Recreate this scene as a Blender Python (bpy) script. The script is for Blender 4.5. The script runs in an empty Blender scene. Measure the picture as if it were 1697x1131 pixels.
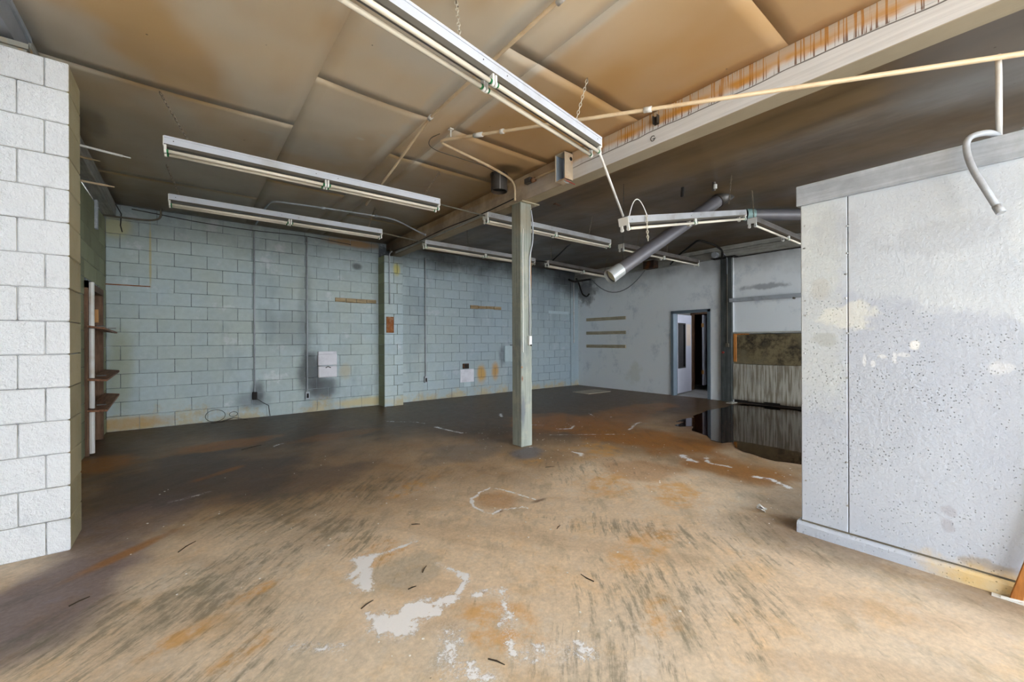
import bpy, math, random
import numpy as np
from mathutils import Vector, Matrix, noise as mnoise

random.seed(11)
rng = np.random.RandomState(5)
SC = bpy.context.scene
COL = SC.collection

# ------------------------------------------------------------------ camera
CAM_H = 1.29
cd = bpy.data.cameras.new('camera')
cam = bpy.data.objects.new('camera', cd)
COL.objects.link(cam)
cd.sensor_width = 36.0
cd.lens = 682.2 / 1697 * 36.0
cd.clip_start = 0.02
cam.matrix_world = (Matrix.Translation((0, 0, CAM_H)) @ Matrix.Rotation(-math.radians(38.347), 4, 'Z')
                    @ Matrix.Rotation(math.radians(89.975), 4, 'X') @ Matrix.Rotation(math.radians(-0.217), 4, 'Z'))
SC.camera = cam

# ------------------------------------------------------------------ world, daylight, exposure
SC.view_settings.view_transform = 'Standard'
SC.view_settings.look = 'None'
SC.view_settings.gamma = 1.0
SC.view_settings.exposure = 0.0
SC.view_settings.use_curve_mapping = False
SC.cycles.max_bounces = 6
SC.cycles.diffuse_bounces = 4
SC.cycles.glossy_bounces = 2
SC.cycles.caustics_reflective = False
SC.cycles.caustics_refractive = False
world = bpy.data.worlds.new('overcast_sky')
SC.world = world
world.use_nodes = True
bg = world.node_tree.nodes['Background']
bg.inputs[0].default_value = (0.89, 0.95, 1.0, 1)
bg.inputs[1].default_value = 12.5


# ------------------------------------------------------------------ dimensions (metres)
ZC = 3.28            # ceiling
YB = 8.20            # back wall face
XL = -0.90           # left wall face
XR = 8.93            # right wall face
YF = -3.60           # front of the building, behind the camera
PX = 3.24            # partition face
R = math.radians


# ------------------------------------------------------------------ helpers: colour and nodes
def lin(v):
    v /= 255.0
    return v / 12.92 if v <= 0.04045 else ((v + 0.055) / 1.055) ** 2.4


def s(r, g, b):
    return (lin(r), lin(g), lin(b), 1.0)


class NT:
    def __init__(self, name):
        self.m = bpy.data.materials.new(name)
        self.m.use_nodes = True
        self.t = self.m.node_tree
        self.t.nodes.clear()
        self.out = self.t.nodes.new('ShaderNodeOutputMaterial')
        self.b = self.t.nodes.new('ShaderNodeBsdfPrincipled')
        self.t.links.new(self.b.outputs[0], self.out.inputs[0])
        self._pos = None
        self._bn = {}

    def put(self, inp, v):
        if hasattr(v, 'links'):
            self.t.links.new(v, inp)
        elif v is not None:
            try:
                inp.default_value = v
            except Exception:
                if isinstance(v, (int, float)):
                    inp.default_value = (v, v, v, 1)[:len(inp.default_value)]
                else:
                    inp.default_value = v[:3]

    def node(self, typ, ins=(), **kw):
        n = self.t.nodes.new(typ)
        for k, v in kw.items():
            setattr(n, k, v)
        for k, v in (ins.items() if isinstance(ins, dict) else enumerate(ins)):
            self.put(n.inputs[k], v)
        return n

    def pos(self):
        if self._pos is None:
            self._pos = self.node('ShaderNodeNewGeometry').outputs['Position']
        return self._pos

    def xyz(self, v=None):
        n = self.node('ShaderNodeSeparateXYZ', [v or self.pos()])
        return n.outputs

    def scaled(self, sx, sy, sz, v=None):
        return self.node('ShaderNodeVectorMath', [v or self.pos(), (sx, sy, sz)], operation='MULTIPLY').outputs[0]

    def noise(self, scale=1.0, detail=4, rough=0.55, v=None, dist=0.0):
        n = self.node('ShaderNodeTexNoise', {'Vector': v or self.pos(), 'Scale': scale, 'Detail': detail,
                                             'Roughness': rough, 'Distortion': dist})
        return n.outputs[0]

    def voro(self, scale, v=None, feature='F1'):
        n = self.node('ShaderNodeTexVoronoi', {'Vector': v or self.pos(), 'Scale': scale}, feature=feature)
        return n.outputs[0]

    def math(self, op, a, b=None, c=None, clamp=False):
        n = self.node('ShaderNodeMath', [a] + ([b] if b is not None else []) + ([c] if c is not None else []), operation=op)
        n.use_clamp = clamp
        return n.outputs[0]

    def mul(self, a, b):
        return self.math('MULTIPLY', a, b)

    def add(self, a, b):
        return self.math('ADD', a, b)

    def mr(self, v, a, b, c=0.0, d=1.0, smooth=True):
        n = self.node('ShaderNodeMapRange', [v, a, b, c, d])
        n.interpolation_type = 'SMOOTHSTEP' if smooth else 'LINEAR'
        n.clamp = True
        return n.outputs[0]

    def mix(self, f, a, b, mode='MIX'):
        n = self.t.nodes.new('ShaderNodeMix')
        n.data_type = 'RGBA'
        n.blend_type = mode
        n.clamp_factor = True
        self.put(n.inputs[0], f)
        self.put(n.inputs[6], a)
        self.put(n.inputs[7], b)
        return n.outputs[2]

    def blob(self, c, r, wob=0.35, nscale=3.0, inner=0.35):
        """soft noisy stain of radius r (per axis) round the point c"""
        d = self.node('ShaderNodeVectorMath', [self.pos(), c], operation='SUBTRACT').outputs[0]
        d = self.node('ShaderNodeVectorMath', [d, tuple(1.0 / k for k in r)], operation='MULTIPLY').outputs[0]
        l = self.node('ShaderNodeVectorMath', [d], operation='LENGTH').outputs['Value']
        if nscale not in self._bn:
            self._bn[nscale] = self.math('SUBTRACT', self.noise(nscale, 3, 0.6), 0.5)
        l = self.add(l, self.mul(self._bn[nscale], wob * 2))
        return self.mr(l, 1.0, inner)

    def orand(self):
        return self.node('ShaderNodeObjectInfo').outputs['Random']

    def gain(self, col, f):
        """multiply a colour by a value socket"""
        c = self.node('ShaderNodeCombineColor', [f, f, f]).outputs[0]
        return self.mix(1.0, col, c, 'MULTIPLY')

    def done(self, base, rough=0.6, metal=0.0, spec=0.4, bump=None, dist=0.004, strength=1.0, ior=None):
        b = self.b.inputs
        self.put(b['Base Color'], base)
        self.put(b['Roughness'], rough)
        self.put(b['Metallic'], metal)
        self.put(b['Specular IOR Level'], spec)
        if ior:
            b['IOR'].default_value = ior
        if bump is not None:
            n = self.node('ShaderNodeBump', {'Height': bump, 'Distance': dist, 'Strength': strength})
            self.t.links.new(n.outputs[0], b['Normal'])
        return self.m


def simple(name, col, rough=0.55, metal=0.0, var=0.12, scale=6.0, dirt=None, dirt_amt=0.4, bump=0.0):
    n = NT(name)
    f = n.noise(scale, 5, 0.6)
    base = n.gain(col, n.mr(f, 0.25, 0.75, 1 - var, 1 + var, False))
    if dirt:
        base = n.mix(n.mul(n.mr(n.noise(scale * 0.6, 5, 0.65), 0.48, 0.7), dirt_amt), base, dirt)
    return n.done(base, rough, metal, bump=(n.noise(scale * 12, 3) if bump else None), dist=bump or 0.001)


# ------------------------------------------------------------------ helpers: meshes and objects
class MB:
    def __init__(self):
        self.v = []
        self.f = []
        self.mi = []

    def quad(self, *pts, mi=0):
        i = len(self.v)
        self.v += [tuple(p) for p in pts]
        self.f.append(tuple(range(i, i + len(pts))))
        self.mi.append(mi)

    def box(self, x0, x1, y0, y1, z0, z1, mi=0, M=None):
        i = len(self.v)
        P = [(x0, y0, z0), (x1, y0, z0), (x1, y1, z0), (x0, y1, z0), (x0, y0, z1), (x1, y0, z1), (x1, y1, z1), (x0, y1, z1)]
        if M is not None:
            P = [tuple(M @ Vector(p)) for p in P]
        self.v += P
        for q in ((0, 3, 2, 1), (4, 5, 6, 7), (0, 1, 5, 4), (1, 2, 6, 5), (2, 3, 7, 6), (3, 0, 4, 7)):
            self.f.append(tuple(i + k for k in q))
            self.mi.append(mi)
        return self

    def bbox(self, x0, x1, y0, y1, z0, z1, ch=0.004, mi=0):
        """box with all edges chamfered"""
        c = min(ch, (x1 - x0) * .3, (y1 - y0) * .3, (z1 - z0) * .3)
        X, Y, Z = (x0, x1), (y0, y1), (z0, z1)
        idx = {}
        for a in (0, 1):
            for b in (0, 1):
                for d in (0, 1):
                    sx, sy, sz = (c, -c)[a], (c, -c)[b], (c, -c)[d]
                    for ax, p in (('x', (X[a], Y[b] + sy, Z[d] + sz)), ('y', (X[a] + sx, Y[b], Z[d] + sz)), ('z', (X[a] + sx, Y[b] + sy, Z[d]))):
                        idx[a, b, d, ax] = len(self.v)
                        self.v.append(p)
        def F(*k, flip=False):
            t = tuple(idx[q] for q in k)
            self.f.append(t[::-1] if flip else t)
            self.mi.append(mi)
        for a in (0, 1):
            F((a, 0, 0, 'x'), (a, 0, 1, 'x'), (a, 1, 1, 'x'), (a, 1, 0, 'x'), flip=(a == 1))
            F((0, a, 0, 'y'), (1, a, 0, 'y'), (1, a, 1, 'y'), (0, a, 1, 'y'), flip=(a == 1))
            F((0, 0, a, 'z'), (0, 1, a, 'z'), (1, 1, a, 'z'), (1, 0, a, 'z'), flip=(a == 1))
        for a in (0, 1):
            for b in (0, 1):
                F((a, b, 0, 'x'), (a, b, 0, 'y'), (a, b, 1, 'y'), (a, b, 1, 'x'), flip=(a != b))
                F((a, 0, b, 'z'), (a, 0, b, 'x'), (a, 1, b, 'x'), (a, 1, b, 'z'), flip=(a != b))
                F((0, a, b, 'y'), (0, a, b, 'z'), (1, a, b, 'z'), (1, a, b, 'y'), flip=(a != b))
                for d in (0, 1):
                    F((a, b, d, 'x'), (a, b, d, 'z'), (a, b, d, 'y'), flip=((a + b + d) % 2 == 1))
        return self

    def tube(self, pts, r, n=8, cap=True, mi=0, rr=None):
        """swept tube along a polyline"""
        pts = [Vector(p) for p in pts]
        base = len(self.v)
        prev = None
        for k, p in enumerate(pts):
            t = (pts[min(k + 1, len(pts) - 1)] - pts[max(k - 1, 0)]).normalized()
            if prev is None:
                a = t.orthogonal().normalized()
            else:
                a = (prev - t * prev.dot(t)).normalized()
            prev = a
            b = t.cross(a)
            q = rr[k] if rr else r
            for j in range(n):
                an = 2 * math.pi * j / n
                self.v.append(tuple(p + (a * math.cos(an) + b * math.sin(an)) * q))
        for k in range(len(pts) - 1):
            for j in range(n):
                self.f.append((base + k * n + j, base + k * n + (j + 1) % n, base + (k + 1) * n + (j + 1) % n, base + (k + 1) * n + j))
                self.mi.append(mi)
        if cap:
            self.f.append(tuple(base + j for j in range(n))[::-1])
            self.mi.append(mi)
            e = base + (len(pts) - 1) * n
            self.f.append(tuple(e + j for j in range(n)))
            self.mi.append(mi)
        return self

    def prism_x(self, prof, x0, x1, mi=0):
        """profile of (y, z) points extruded along x"""
        i = len(self.v)
        n = len(prof)
        self.v += [(x0, y, z) for y, z in prof] + [(x1, y, z) for y, z in prof]
        for k in range(n):
            self.f.append((i + k, i + (k + 1) % n, i + n + (k + 1) % n, i + n + k))
            self.mi.append(mi)
        self.f.append(tuple(i + k for k in range(n))[::-1])
        self.f.append(tuple(i + n + k for k in range(n)))
        self.mi += [mi, mi]
        return self

    def mesh(self, name, mats, smooth=False):
        me = bpy.data.meshes.new(name)
        me.from_pydata(self.v, [], self.f)
        for m in (mats if isinstance(mats, (list, tuple)) else [mats]):
            me.materials.append(m)
        me.polygons.foreach_set('material_index', self.mi)
        me.update()
        import bmesh
        bm = bmesh.new()
        bm.from_mesh(me)
        bmesh.ops.recalc_face_normals(bm, faces=bm.faces)
        bm.to_mesh(me)
        bm.free()
        if smooth:
            try:
                me.shade_auto_smooth(use_auto_smooth=True, angle=R(40))
            except Exception:
                me.polygons.foreach_set('use_smooth', [len(p.vertices) == 4 for p in me.polygons])
        return me

    def build(self, name, mats, parent=None, smooth=False):
        return link(name, self.mesh(name, mats, smooth), parent)


def link(name, me, parent=None, loc=None):
    o = bpy.data.objects.new(name, me)
    COL.objects.link(o)
    if parent is not None:
        o.parent = parent
    if loc is not None:
        o.location = loc
    return o


def empty(name, loc=(0, 0, 0)):
    o = bpy.data.objects.new(name, None)
    COL.objects.link(o)
    o.location = loc
    o.empty_display_size = 0.1
    return o


def tag(o, label, cat, group=None):
    o['label'] = label
    o['category'] = cat
    if group:
        o['group'] = group
    return o


def structure(o, label=None, cat=None):
    o['kind'] = 'structure'
    if label:
        o['label'] = label
    if cat:
        o['category'] = cat
    return o


def arc(p0, p1, p2, n=6):
    """corner p1 rounded between p0 and p2 (quadratic)"""
    p0, p1, p2 = Vector(p0), Vector(p1), Vector(p2)
    return [((1 - t) ** 2) * p0 + 2 * t * (1 - t) * p1 + t * t * p2 for t in [k / n for k in range(n + 1)]]


def bend(pts, rad=0.06, n=5):
    """polyline with rounded corners"""
    pts = [Vector(p) for p in pts]
    out = [pts[0]]
    for k in range(1, len(pts) - 1):
        a, b, c = pts[k - 1], pts[k], pts[k + 1]
        r1 = min(rad, (a - b).length * .45)
        r2 = min(rad, (c - b).length * .45)
        out += arc(b + (a - b).normalized() * r1, b, b + (c - b).normalized() * r2, n)
    out.append(pts[-1])
    return out


def catenary(a, b, drop, n=14):
    a, b = Vector(a), Vector(b)
    return [a.lerp(b, t) - Vector((0, 0, 4 * drop * t * (1 - t))) for t in [k / n for k in range(n + 1)]]


# ------------------------------------------------------------------ materials
def m_block_paint():
    n = NT('blue_grey_block_paint')
    x, y, z = n.xyz()
    a = n.noise(0.55, 5, 0.6)
    col = n.mix(n.mr(a, 0.35, 0.66), s(176, 193, 200), s(182, 194, 190))
    col = n.mix(n.mul(n.mr(n.noise(1.6, 5, 0.65), 0.5, 0.7), 0.5), col, s(170, 187, 197))
    col = n.mix(n.mul(n.mr(n.noise(2.3, 5, 0.7), 0.58, 0.68), 0.55), col, s(214, 218, 222))
    col = n.gain(col, n.mr(n.orand(), 0, 1, 0.94, 1.04, False))
    col = n.gain(col, n.mr(n.noise(14, 4, 0.7), 0.2, 0.8, 0.9, 1.08, False))
    col = n.mix(n.mul(n.mr(n.add(x, n.mul(a, 1.5)), 3.6, 6.5), 0.55), col, s(142, 158, 172))
    col = n.mix(n.mul(n.mr(n.noise(0.9, 4, 0.6, n.scaled(1.6, 1, 0.6)), 0.52, 0.66), 0.45), col, s(132, 146, 156))
    # smoke soot under the ceiling, heavier to the right
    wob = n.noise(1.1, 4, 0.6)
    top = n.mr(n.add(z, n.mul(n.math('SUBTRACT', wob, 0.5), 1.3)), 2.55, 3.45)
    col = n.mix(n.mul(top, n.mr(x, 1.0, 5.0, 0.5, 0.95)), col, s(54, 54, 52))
    # ochre damp at the foot
    foot = n.mr(n.add(z, n.mul(n.math('SUBTRACT', n.noise(1.8, 5, 0.75), 0.5), 1.6)), 0.18, -0.12)
    col = n.mix(n.mul(foot, 0.7), col, n.mix(n.noise(7, 4), s(205, 190, 140), s(150, 120, 70)))
    # soot round the boxes and outlets
    for c, r, k in (((1.78, YB, 0.72), (0.30, .5, 0.55), 0.8), ((2.02, YB, 0.42), (0.35, .5, 0.28), 0.75), ((0.95, YB, 0.42), (0.16, .5, 0.28), 0.7),
                    ((0.86, YB, 0.30), (0.4, .5, 0.2), 0.45), ((2.62, YB, 2.75), (0.15, .5, 0.10), 0.75), ((1.5, YB, 1.5), (0.5, .5, 0.5), 0.22),
                    ((6.18, YB, 0.9), (0.16, .5, 0.35), 0.5), ((1.7, YB, 1.9), (0.16, .5, 1.1), 0.3), ((8.6, YB, 3.0), (1.2, .6, 0.55), 0.7)):
        col = n.mix(n.mul(n.blob(c, r), k), col, s(66, 68, 72))
    for c, r, k, cc in (((-0.42, YB, 2.55), (0.02, .5, 0.7), 0.6, s(184, 166, 96)), ((-0.7, YB, 0.10), (0.7, .5, 0.14), 0.7, s(180, 142, 78)),
                        ((-0.75, YB, 0.9), (0.2, .5, 0.9), 0.5, s(150, 150, 110)), ((2.4, YB, 0.72), (0.16, .5, 0.2), 0.55, s(182, 168, 132)),
                        ((5.55, YB, 0.5), (0.17, .5, 0.3), 0.85, s(196, 150, 60)), ((5.95, YB, 0.55), (0.15, .5, 0.28), 0.8, s(190, 140, 50)),
                        ((2.9, YB, 0.1), (0.9, .5, 0.12), 0.8, s(196, 180, 130)), ((-0.8, YB, 2.95), (0.25, .5, 0.2), 0.5, s(190, 180, 110)),
                        ((2.55, YB, 3.2), (0.7, .5, 0.10), 0.8, s(150, 112, 62)), ((3.3, 7.9, 2.72), (0.10, .3, 0.16), 0.8, s(190, 180, 92))):
        col = n.mix(n.mul(n.blob(c, r, 0.3, 5.0), k), col, cc)
    bump = n.add(n.noise(110, 3, 0.6), n.mul(n.noise(22, 4, 0.6), 1.2))
    return n.done(col, 0.62, 0, 0.35, bump, 0.0022)


def m_stub_paint():
    n = NT('white_block_paint')
    col = n.mix(n.noise(1.4, 4), s(238, 241, 245), s(228, 232, 238))
    col = n.mix(n.mul(n.mr(n.noise(5, 5, 0.7), 0.58, 0.7), 0.25), col, s(184, 190, 196))
    pits = n.mr(n.voro(75), 0.16, 0.05)
    col = n.mix(n.mul(n.mul(pits, n.mr(n.noise(3, 3), 0.5, 0.62)), 0.6), col, s(90, 92, 96))
    bump = n.add(n.mul(n.noise(60, 4, 0.65), 1.0), n.mul(n.noise(14, 5, 0.7), 2.0))
    return n.done(col, 0.7, 0, 0.3, bump, 0.011)


def m_raw_block():
    n = NT('olive_bare_block')
    col = n.mix(n.noise(1.6, 5, 0.65), s(196, 186, 156), s(160, 154, 124))
    col = n.mix(n.mul(n.mr(n.noise(6, 5, 0.7), 0.5, 0.65), 0.6), col, s(176, 164, 128))
    col = n.gain(col, n.mr(n.orand(), 0, 1, 0.85, 1.08, False))
    return n.done(col, 0.85, 0, 0.2, n.add(n.noise(80, 4, 0.7), n.noise(20, 3)), 0.004)


def m_green_block():
    n = NT('dark_olive_block')
    x, y, z = n.xyz()
    col = n.mix(n.noise(1.8, 5, 0.65), s(164, 168, 138), s(128, 134, 106))
    col = n.mix(n.mul(n.mr(n.noise(9, 5, 0.75), 0.6, 0.72), 0.5), col, s(150, 142, 90))
    col = n.gain(col, n.mr(n.orand(), 0, 1, 0.8, 1.12, False))
    return n.done(col, 0.7, 0, 0.3, n.noise(60, 4, 0.7), 0.003)


def m_mortar():
    n = NT('sooty_mortar')
    col = n.mix(n.mr(n.noise(2.5, 5, 0.7), 0.40, 0.62), s(84, 90, 96), s(168, 178, 184))
    return n.done(col, 0.9)


def m_right_wall():
    n = NT('blue_grey_plaster')
    x, y, z = n.xyz()
    col = n.mix(n.mr(n.noise(0.7, 5, 0.6), 0.35, 0.66), s(232, 238, 243), s(236, 240, 242))
    col = n.mix(n.mul(n.mr(n.noise(2.0, 5, 0.7), 0.52, 0.7), 0.5), col, s(176, 188, 200))
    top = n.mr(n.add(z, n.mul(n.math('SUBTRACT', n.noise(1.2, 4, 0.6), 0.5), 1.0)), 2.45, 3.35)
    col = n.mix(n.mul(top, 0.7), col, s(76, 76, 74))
    for c, r, k, cc in (((XR, 6.3, 0.45), (.5, 0.3, 0.35), 0.22, s(170, 172, 140)),
                        ((XR, 7.9, 2.7), (.5, 0.5, 0.5), 0.7, s(70, 72, 76)), ((XR, 3.3, 2.35), (.5, 0.5, 0.07), 0.6, s(105, 110, 120))):
        col = n.mix(n.mul(n.blob(c, r, 0.8, 5.0), k), col, cc)
    return n.done(col, 0.6, 0, 0.35, n.noise(40, 4, 0.6), 0.0015)


def m_partition():
    n = NT('pitted_white_concrete')
    x, y, z = n.xyz()
    e1 = n.noise(4.5, 5, 0.7)
    col = n.mix(n.mr(n.noise(1.3, 4, 0.6), 0.35, 0.65), s(210, 217, 224), s(198, 206, 217))
    col = n.mix(n.mul(n.mr(e1, 0.5, 0.66), 0.45), col, s(212, 218, 224))
    ec = n.math('SUBTRACT', e1, 0.5)
    low = n.mr(n.add(n.add(z, n.mul(y, -0.25)), n.mul(ec, 0.35)), 1.42, 1.34)
    col = n.mix(n.mul(low, 0.6), col, s(178, 186, 204))
    lft = n.mul(n.mr(n.add(y, n.mul(ec, 0.25)), 0.70, 0.80), n.mr(n.add(z, n.mul(ec, 0.6)), 0.7, 1.1))
    col = n.mix(n.mul(lft, 0.5), col, s(210, 216, 214))
    for c, r, k, cc in (((PX, 0.72, 1.44), (.5, 0.17, 0.10), 0.7, s(226, 228, 222)), ((PX, 0.86, 1.62), (.5, 0.07, 0.09), 0.18, s(176, 160, 130)),
                        ((PX, 0.42, 1.255), (.5, 0.028, 0.034), 0.9, s(240, 242, 244)), ((PX, 0.84, 1.29), (.5, 0.08, 0.05), 0.4, s(160, 164, 158)),
                        ((PX, 0.635, 1.155), (.5, 0.010, 0.045), 0.8, s(228, 231, 236)), ((PX, 0.595, 1.145), (.5, 0.018, 0.03), 0.8, s(228, 231, 236)), ((PX, 0.552, 1.19), (.5, 0.030, 0.018), 0.8, s(228, 231, 236)),
                        ((PX, 0.50, 1.185), (.5, 0.012, 0.035), 0.7, s(228, 231, 236)), ((PX, 0.455, 1.20), (.5, 0.035, 0.016), 0.6, s(228, 231, 236)), ((PX, 0.1, 1.14), (.5, 0.05, 0.04), 0.5, s(226, 229, 234)),
                        ((PX, 0.28, 0.36), (.5, 0.04, 0.035), 0.35, s(150, 142, 152)), ((PX, 0.29, 0.28), (.5, 0.03, 0.04), 0.35, s(150, 142, 152)),
                        ((PX, 0.14, 0.12), (.5, 0.12, 0.04), 0.5, s(150, 126, 90)), ((PX, 0.78, 1.98), (.5, 0.16, 0.2), 0.25, s(168, 172, 180)), ((PX, 0.3, 1.85), (.5, 0.3, 0.12), 0.25, s(168, 172, 180))):
        col = n.mix(n.mul(n.blob(c, r, 0.8, 13.0, 0.55), k), col, cc)
    # yellow damp at the right-hand foot
    foot = n.mul(n.mr(n.add(z, n.mul(ec, 0.12)), 0.13, 0.07), n.mr(n.add(y, n.mul(ec, 0.5)), 0.50, 0.22))
    col = n.mix(n.mul(foot, 0.9), col, n.mix(n.noise(14, 4), s(226, 178, 62), s(222, 210, 180)))
    zone = n.mr(n.blob((PX, 0.62, 0.85), (.5, 0.5, 0.55), 0.4, 2.5, 0.3), 0, 1)
    pits = n.mul(n.mr(n.voro(62), 0.22, 0.07), n.mr(n.noise(9, 4, 0.6), 0.42, 0.56))
    pits = n.mul(pits, n.add(n.add(n.mul(zone, 0.6), n.mul(low, 0.3)), 0.08))
    col = n.mix(n.mul(pits, 0.8), col, s(74, 72, 76))
    bump = n.add(n.mul(n.noise(45, 4, 0.65), 0.8), n.mul(pits, -2.0))
    bump = n.add(bump, n.mul(n.mul(n.noise(38, 4, 0.75), zone), 0.9))
    return n.done(col, 0.6, 0, 0.35, bump, 0.0055)


def m_ceiling():
    n = NT('smoke_stained_ceiling_sheet')
    x, y, z = n.xyz()
    a = n.noise(0.55, 3, 0.55)
    b = n.noise(0.9, 3, 0.6, n.scaled(1.0, 0.5, 1.0))
    w = n.noise(0.6, 3, 0.6)
    wc = n.math('SUBTRACT', w, 0.5)
    col = n.mix(n.mr(a, 0.36, 0.64), s(234, 212, 178), s(226, 214, 194))
    col = n.mix(n.mul(n.mr(b, 0.42, 0.66), 0.75), col, s(206, 164, 100))
    # browner towards the beam, near the front
    col = n.mix(n.mul(n.mr(n.add(x, n.mul(b, 1.2)), 1.9, 3.3), 0.7), col, s(184, 140, 82))
    # pale grey where the film is thin
    col = n.mix(n.mul(n.mul(n.mr(n.noise(0.8, 3, 0.5), 0.53, 0.70), 0.6), n.mr(x, 2.3, 1.6)), col, s(216, 212, 204))
    # olive smoke film that thickens towards the back
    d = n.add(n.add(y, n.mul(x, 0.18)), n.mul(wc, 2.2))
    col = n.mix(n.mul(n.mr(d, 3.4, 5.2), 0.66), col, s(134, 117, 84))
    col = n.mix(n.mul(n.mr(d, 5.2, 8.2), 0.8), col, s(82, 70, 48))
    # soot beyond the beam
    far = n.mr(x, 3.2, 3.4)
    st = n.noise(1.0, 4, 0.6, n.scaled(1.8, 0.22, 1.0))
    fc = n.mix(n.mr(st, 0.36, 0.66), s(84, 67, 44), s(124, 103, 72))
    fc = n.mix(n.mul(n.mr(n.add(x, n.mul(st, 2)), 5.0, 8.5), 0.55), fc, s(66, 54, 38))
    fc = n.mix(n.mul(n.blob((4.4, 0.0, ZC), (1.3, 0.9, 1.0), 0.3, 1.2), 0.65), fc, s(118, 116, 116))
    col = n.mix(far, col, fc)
    # pale rubbed strip beside the seams
    for cx in (1.62, 2.02):
        strip = n.mr(n.math('ABSOLUTE', n.math('SUBTRACT', x, n.add(cx, n.mul(wc, 0.10)))), 0.075, 0.02)
        strip = n.mul(n.mul(strip, n.mr(n.noise(1.3, 3, 0.6), 0.36, 0.52)), n.mr(y, 4.6, 4.2))
        col = n.mix(n.mul(strip, 0.7), col, s(214, 208, 196))
    for c, r, k, cc in (((2.95, 3.75, ZC), (0.25, 0.16, .5), 0.8, s(60, 46, 30)), ((-0.66, 5.3, ZC), (0.13, 0.5, .5), 0.5, s(80, 64, 44)), ((1.0, 4.6, ZC), (0.6, 0.35, .5), 0.5, s(170, 166, 154)),
                        ((1.35, 4.1, ZC), (0.06, 0.04, .5), 0.8, s(206, 198, 180)), ((1.5, 3.9, ZC), (0.06, 0.04, .5), 0.8, s(206, 198, 180)), ((0.6, 4.5, ZC), (0.1, 0.04, .5), 0.6, s(190, 182, 166))):
        col = n.mix(n.mul(n.blob(c, r), k), col, cc)
    spots = n.mul(n.mr(n.voro(4.2), 0.035, 0.02), 0.8)
    col = n.mix(spots, col, s(70, 58, 42))
    rough = n.mr(n.noise(1.7, 3), 0.3, 0.7, 0.30, 0.46, False)
    return n.done(col, rough, 0, 0.55, n.add(n.mul(n.noise(3.0, 2, 0.5), 2.0), n.mul(n.noise(30, 2), 0.05)), 0.010, 0.5)


def m_beam():
    n = NT('stained_painted_timber')
    x, y, z = n.xyz()
    grain = n.noise(1.0, 5, 0.6, n.scaled(30, 1.2, 40))
    col = n.mix(n.mr(grain, 0.35, 0.65), s(236, 238, 240), s(226, 228, 230))
    # the top half: tan tar that has run down in streaks, up to a wavy line
    line = n.add(3.125, n.mul(n.math('SUBTRACT', n.noise(1.1, 3, 0.5, n.scaled(0.2, 1, 0.0)), 0.5), 0.12))
    h = n.math('SUBTRACT', z, line)
    tan = n.mix(n.noise(3, 4), s(214, 188, 152), s(196, 160, 116))
    band = n.mr(h, 0.045, 0.085)
    run = n.mr(n.noise(1.0, 1, 0.5, n.scaled(0.1, 78, 2.5)), 0.56, 0.61)
    runs = n.mul(n.mul(run, n.mr(h, 0.0, 0.012)), n.mr(y, 3.0, 2.6))
    col = n.mix(n.mul(band, n.mr(y, 0.2, 3.0, 0.75, 0.9)), col, tan)
    orange = n.mul(n.mr(n.add(h, n.mul(n.noise(16, 3), 0.05)), 0.045, 0.085), n.mr(h, 0.125, 0.075))
    col = n.mix(n.mul(n.mul(orange, n.mr(n.noise(2.5, 4), 0.35, 0.6)), n.mr(y, 3.2, 2.2, 0.25, 0.9)), col, s(214, 148, 40))
    col = n.mix(n.mul(runs, 0.85), col, n.mix(n.mr(h, 0.02, 0.09), s(110, 70, 40), s(196, 132, 52)))
    edge = n.mul(n.mr(n.math('ABSOLUTE', h), 0.006, 0.002), n.mr(y, 3.2, 2.9))
    col = n.mix(n.mul(edge, 0.8), col, s(50, 42, 36))
    back = n.mr(n.add(y, n.mul(n.noise(1.4, 4), 1.2)), 3.1, 4.6)
    fr = n.mix(n.mr(n.noise(2.0, 5, 0.65), 0.35, 0.65), s(204, 180, 144), s(152, 124, 90))
    col = n.mix(n.mul(back, 0.85), col, fr)
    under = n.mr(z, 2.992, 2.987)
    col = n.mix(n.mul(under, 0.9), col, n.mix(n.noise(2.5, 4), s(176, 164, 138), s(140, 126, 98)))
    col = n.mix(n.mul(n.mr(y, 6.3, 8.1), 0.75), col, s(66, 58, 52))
    return n.done(col, 0.65, 0, 0.3, grain, 0.003)


def m_post():
    n = NT('grey_green_painted_timber')
    x, y, z = n.xyz()
    grain = n.noise(1.0, 5, 0.6, n.scaled(38, 38, 1.3))
    col = n.mix(n.mr(grain, 0.35, 0.65), s(152, 158, 150), s(130, 136, 128))
    col = n.mix(n.mul(n.mr(n.noise(3.2, 5, 0.7), 0.52, 0.66), 0.5), col, s(168, 164, 148))
    col = n.mix(n.mul(n.mr(n.noise(2.6, 4, 0.7, n.scaled(1, 1, 0.5)), 0.56, 0.68), 0.55), col, s(104, 112, 118))
    for c, r, k, cc in (((3.2, 3.84, 0.45), (0.05, 0.06, 0.30), 0.8, s(92, 98, 108)), ((3.34, 3.83, 2.1), (0.02, 0.08, 0.25), 0.7, s(176, 116, 60)), ((3.19, 3.82, 0.83), (0.02, .03, 0.05), 0.9, s(120, 70, 40)),
                        ((3.25, 3.9, 2.8), (0.2, .2, 0.3), 0.4, s(140, 118, 84))):
        col = n.mix(n.mul(n.blob(c, r, 0.25, 9), k), col, cc)
    return n.done(col, 0.6, 0, 0.35, n.add(grain, n.noise(20, 3)), 0.003)


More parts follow.
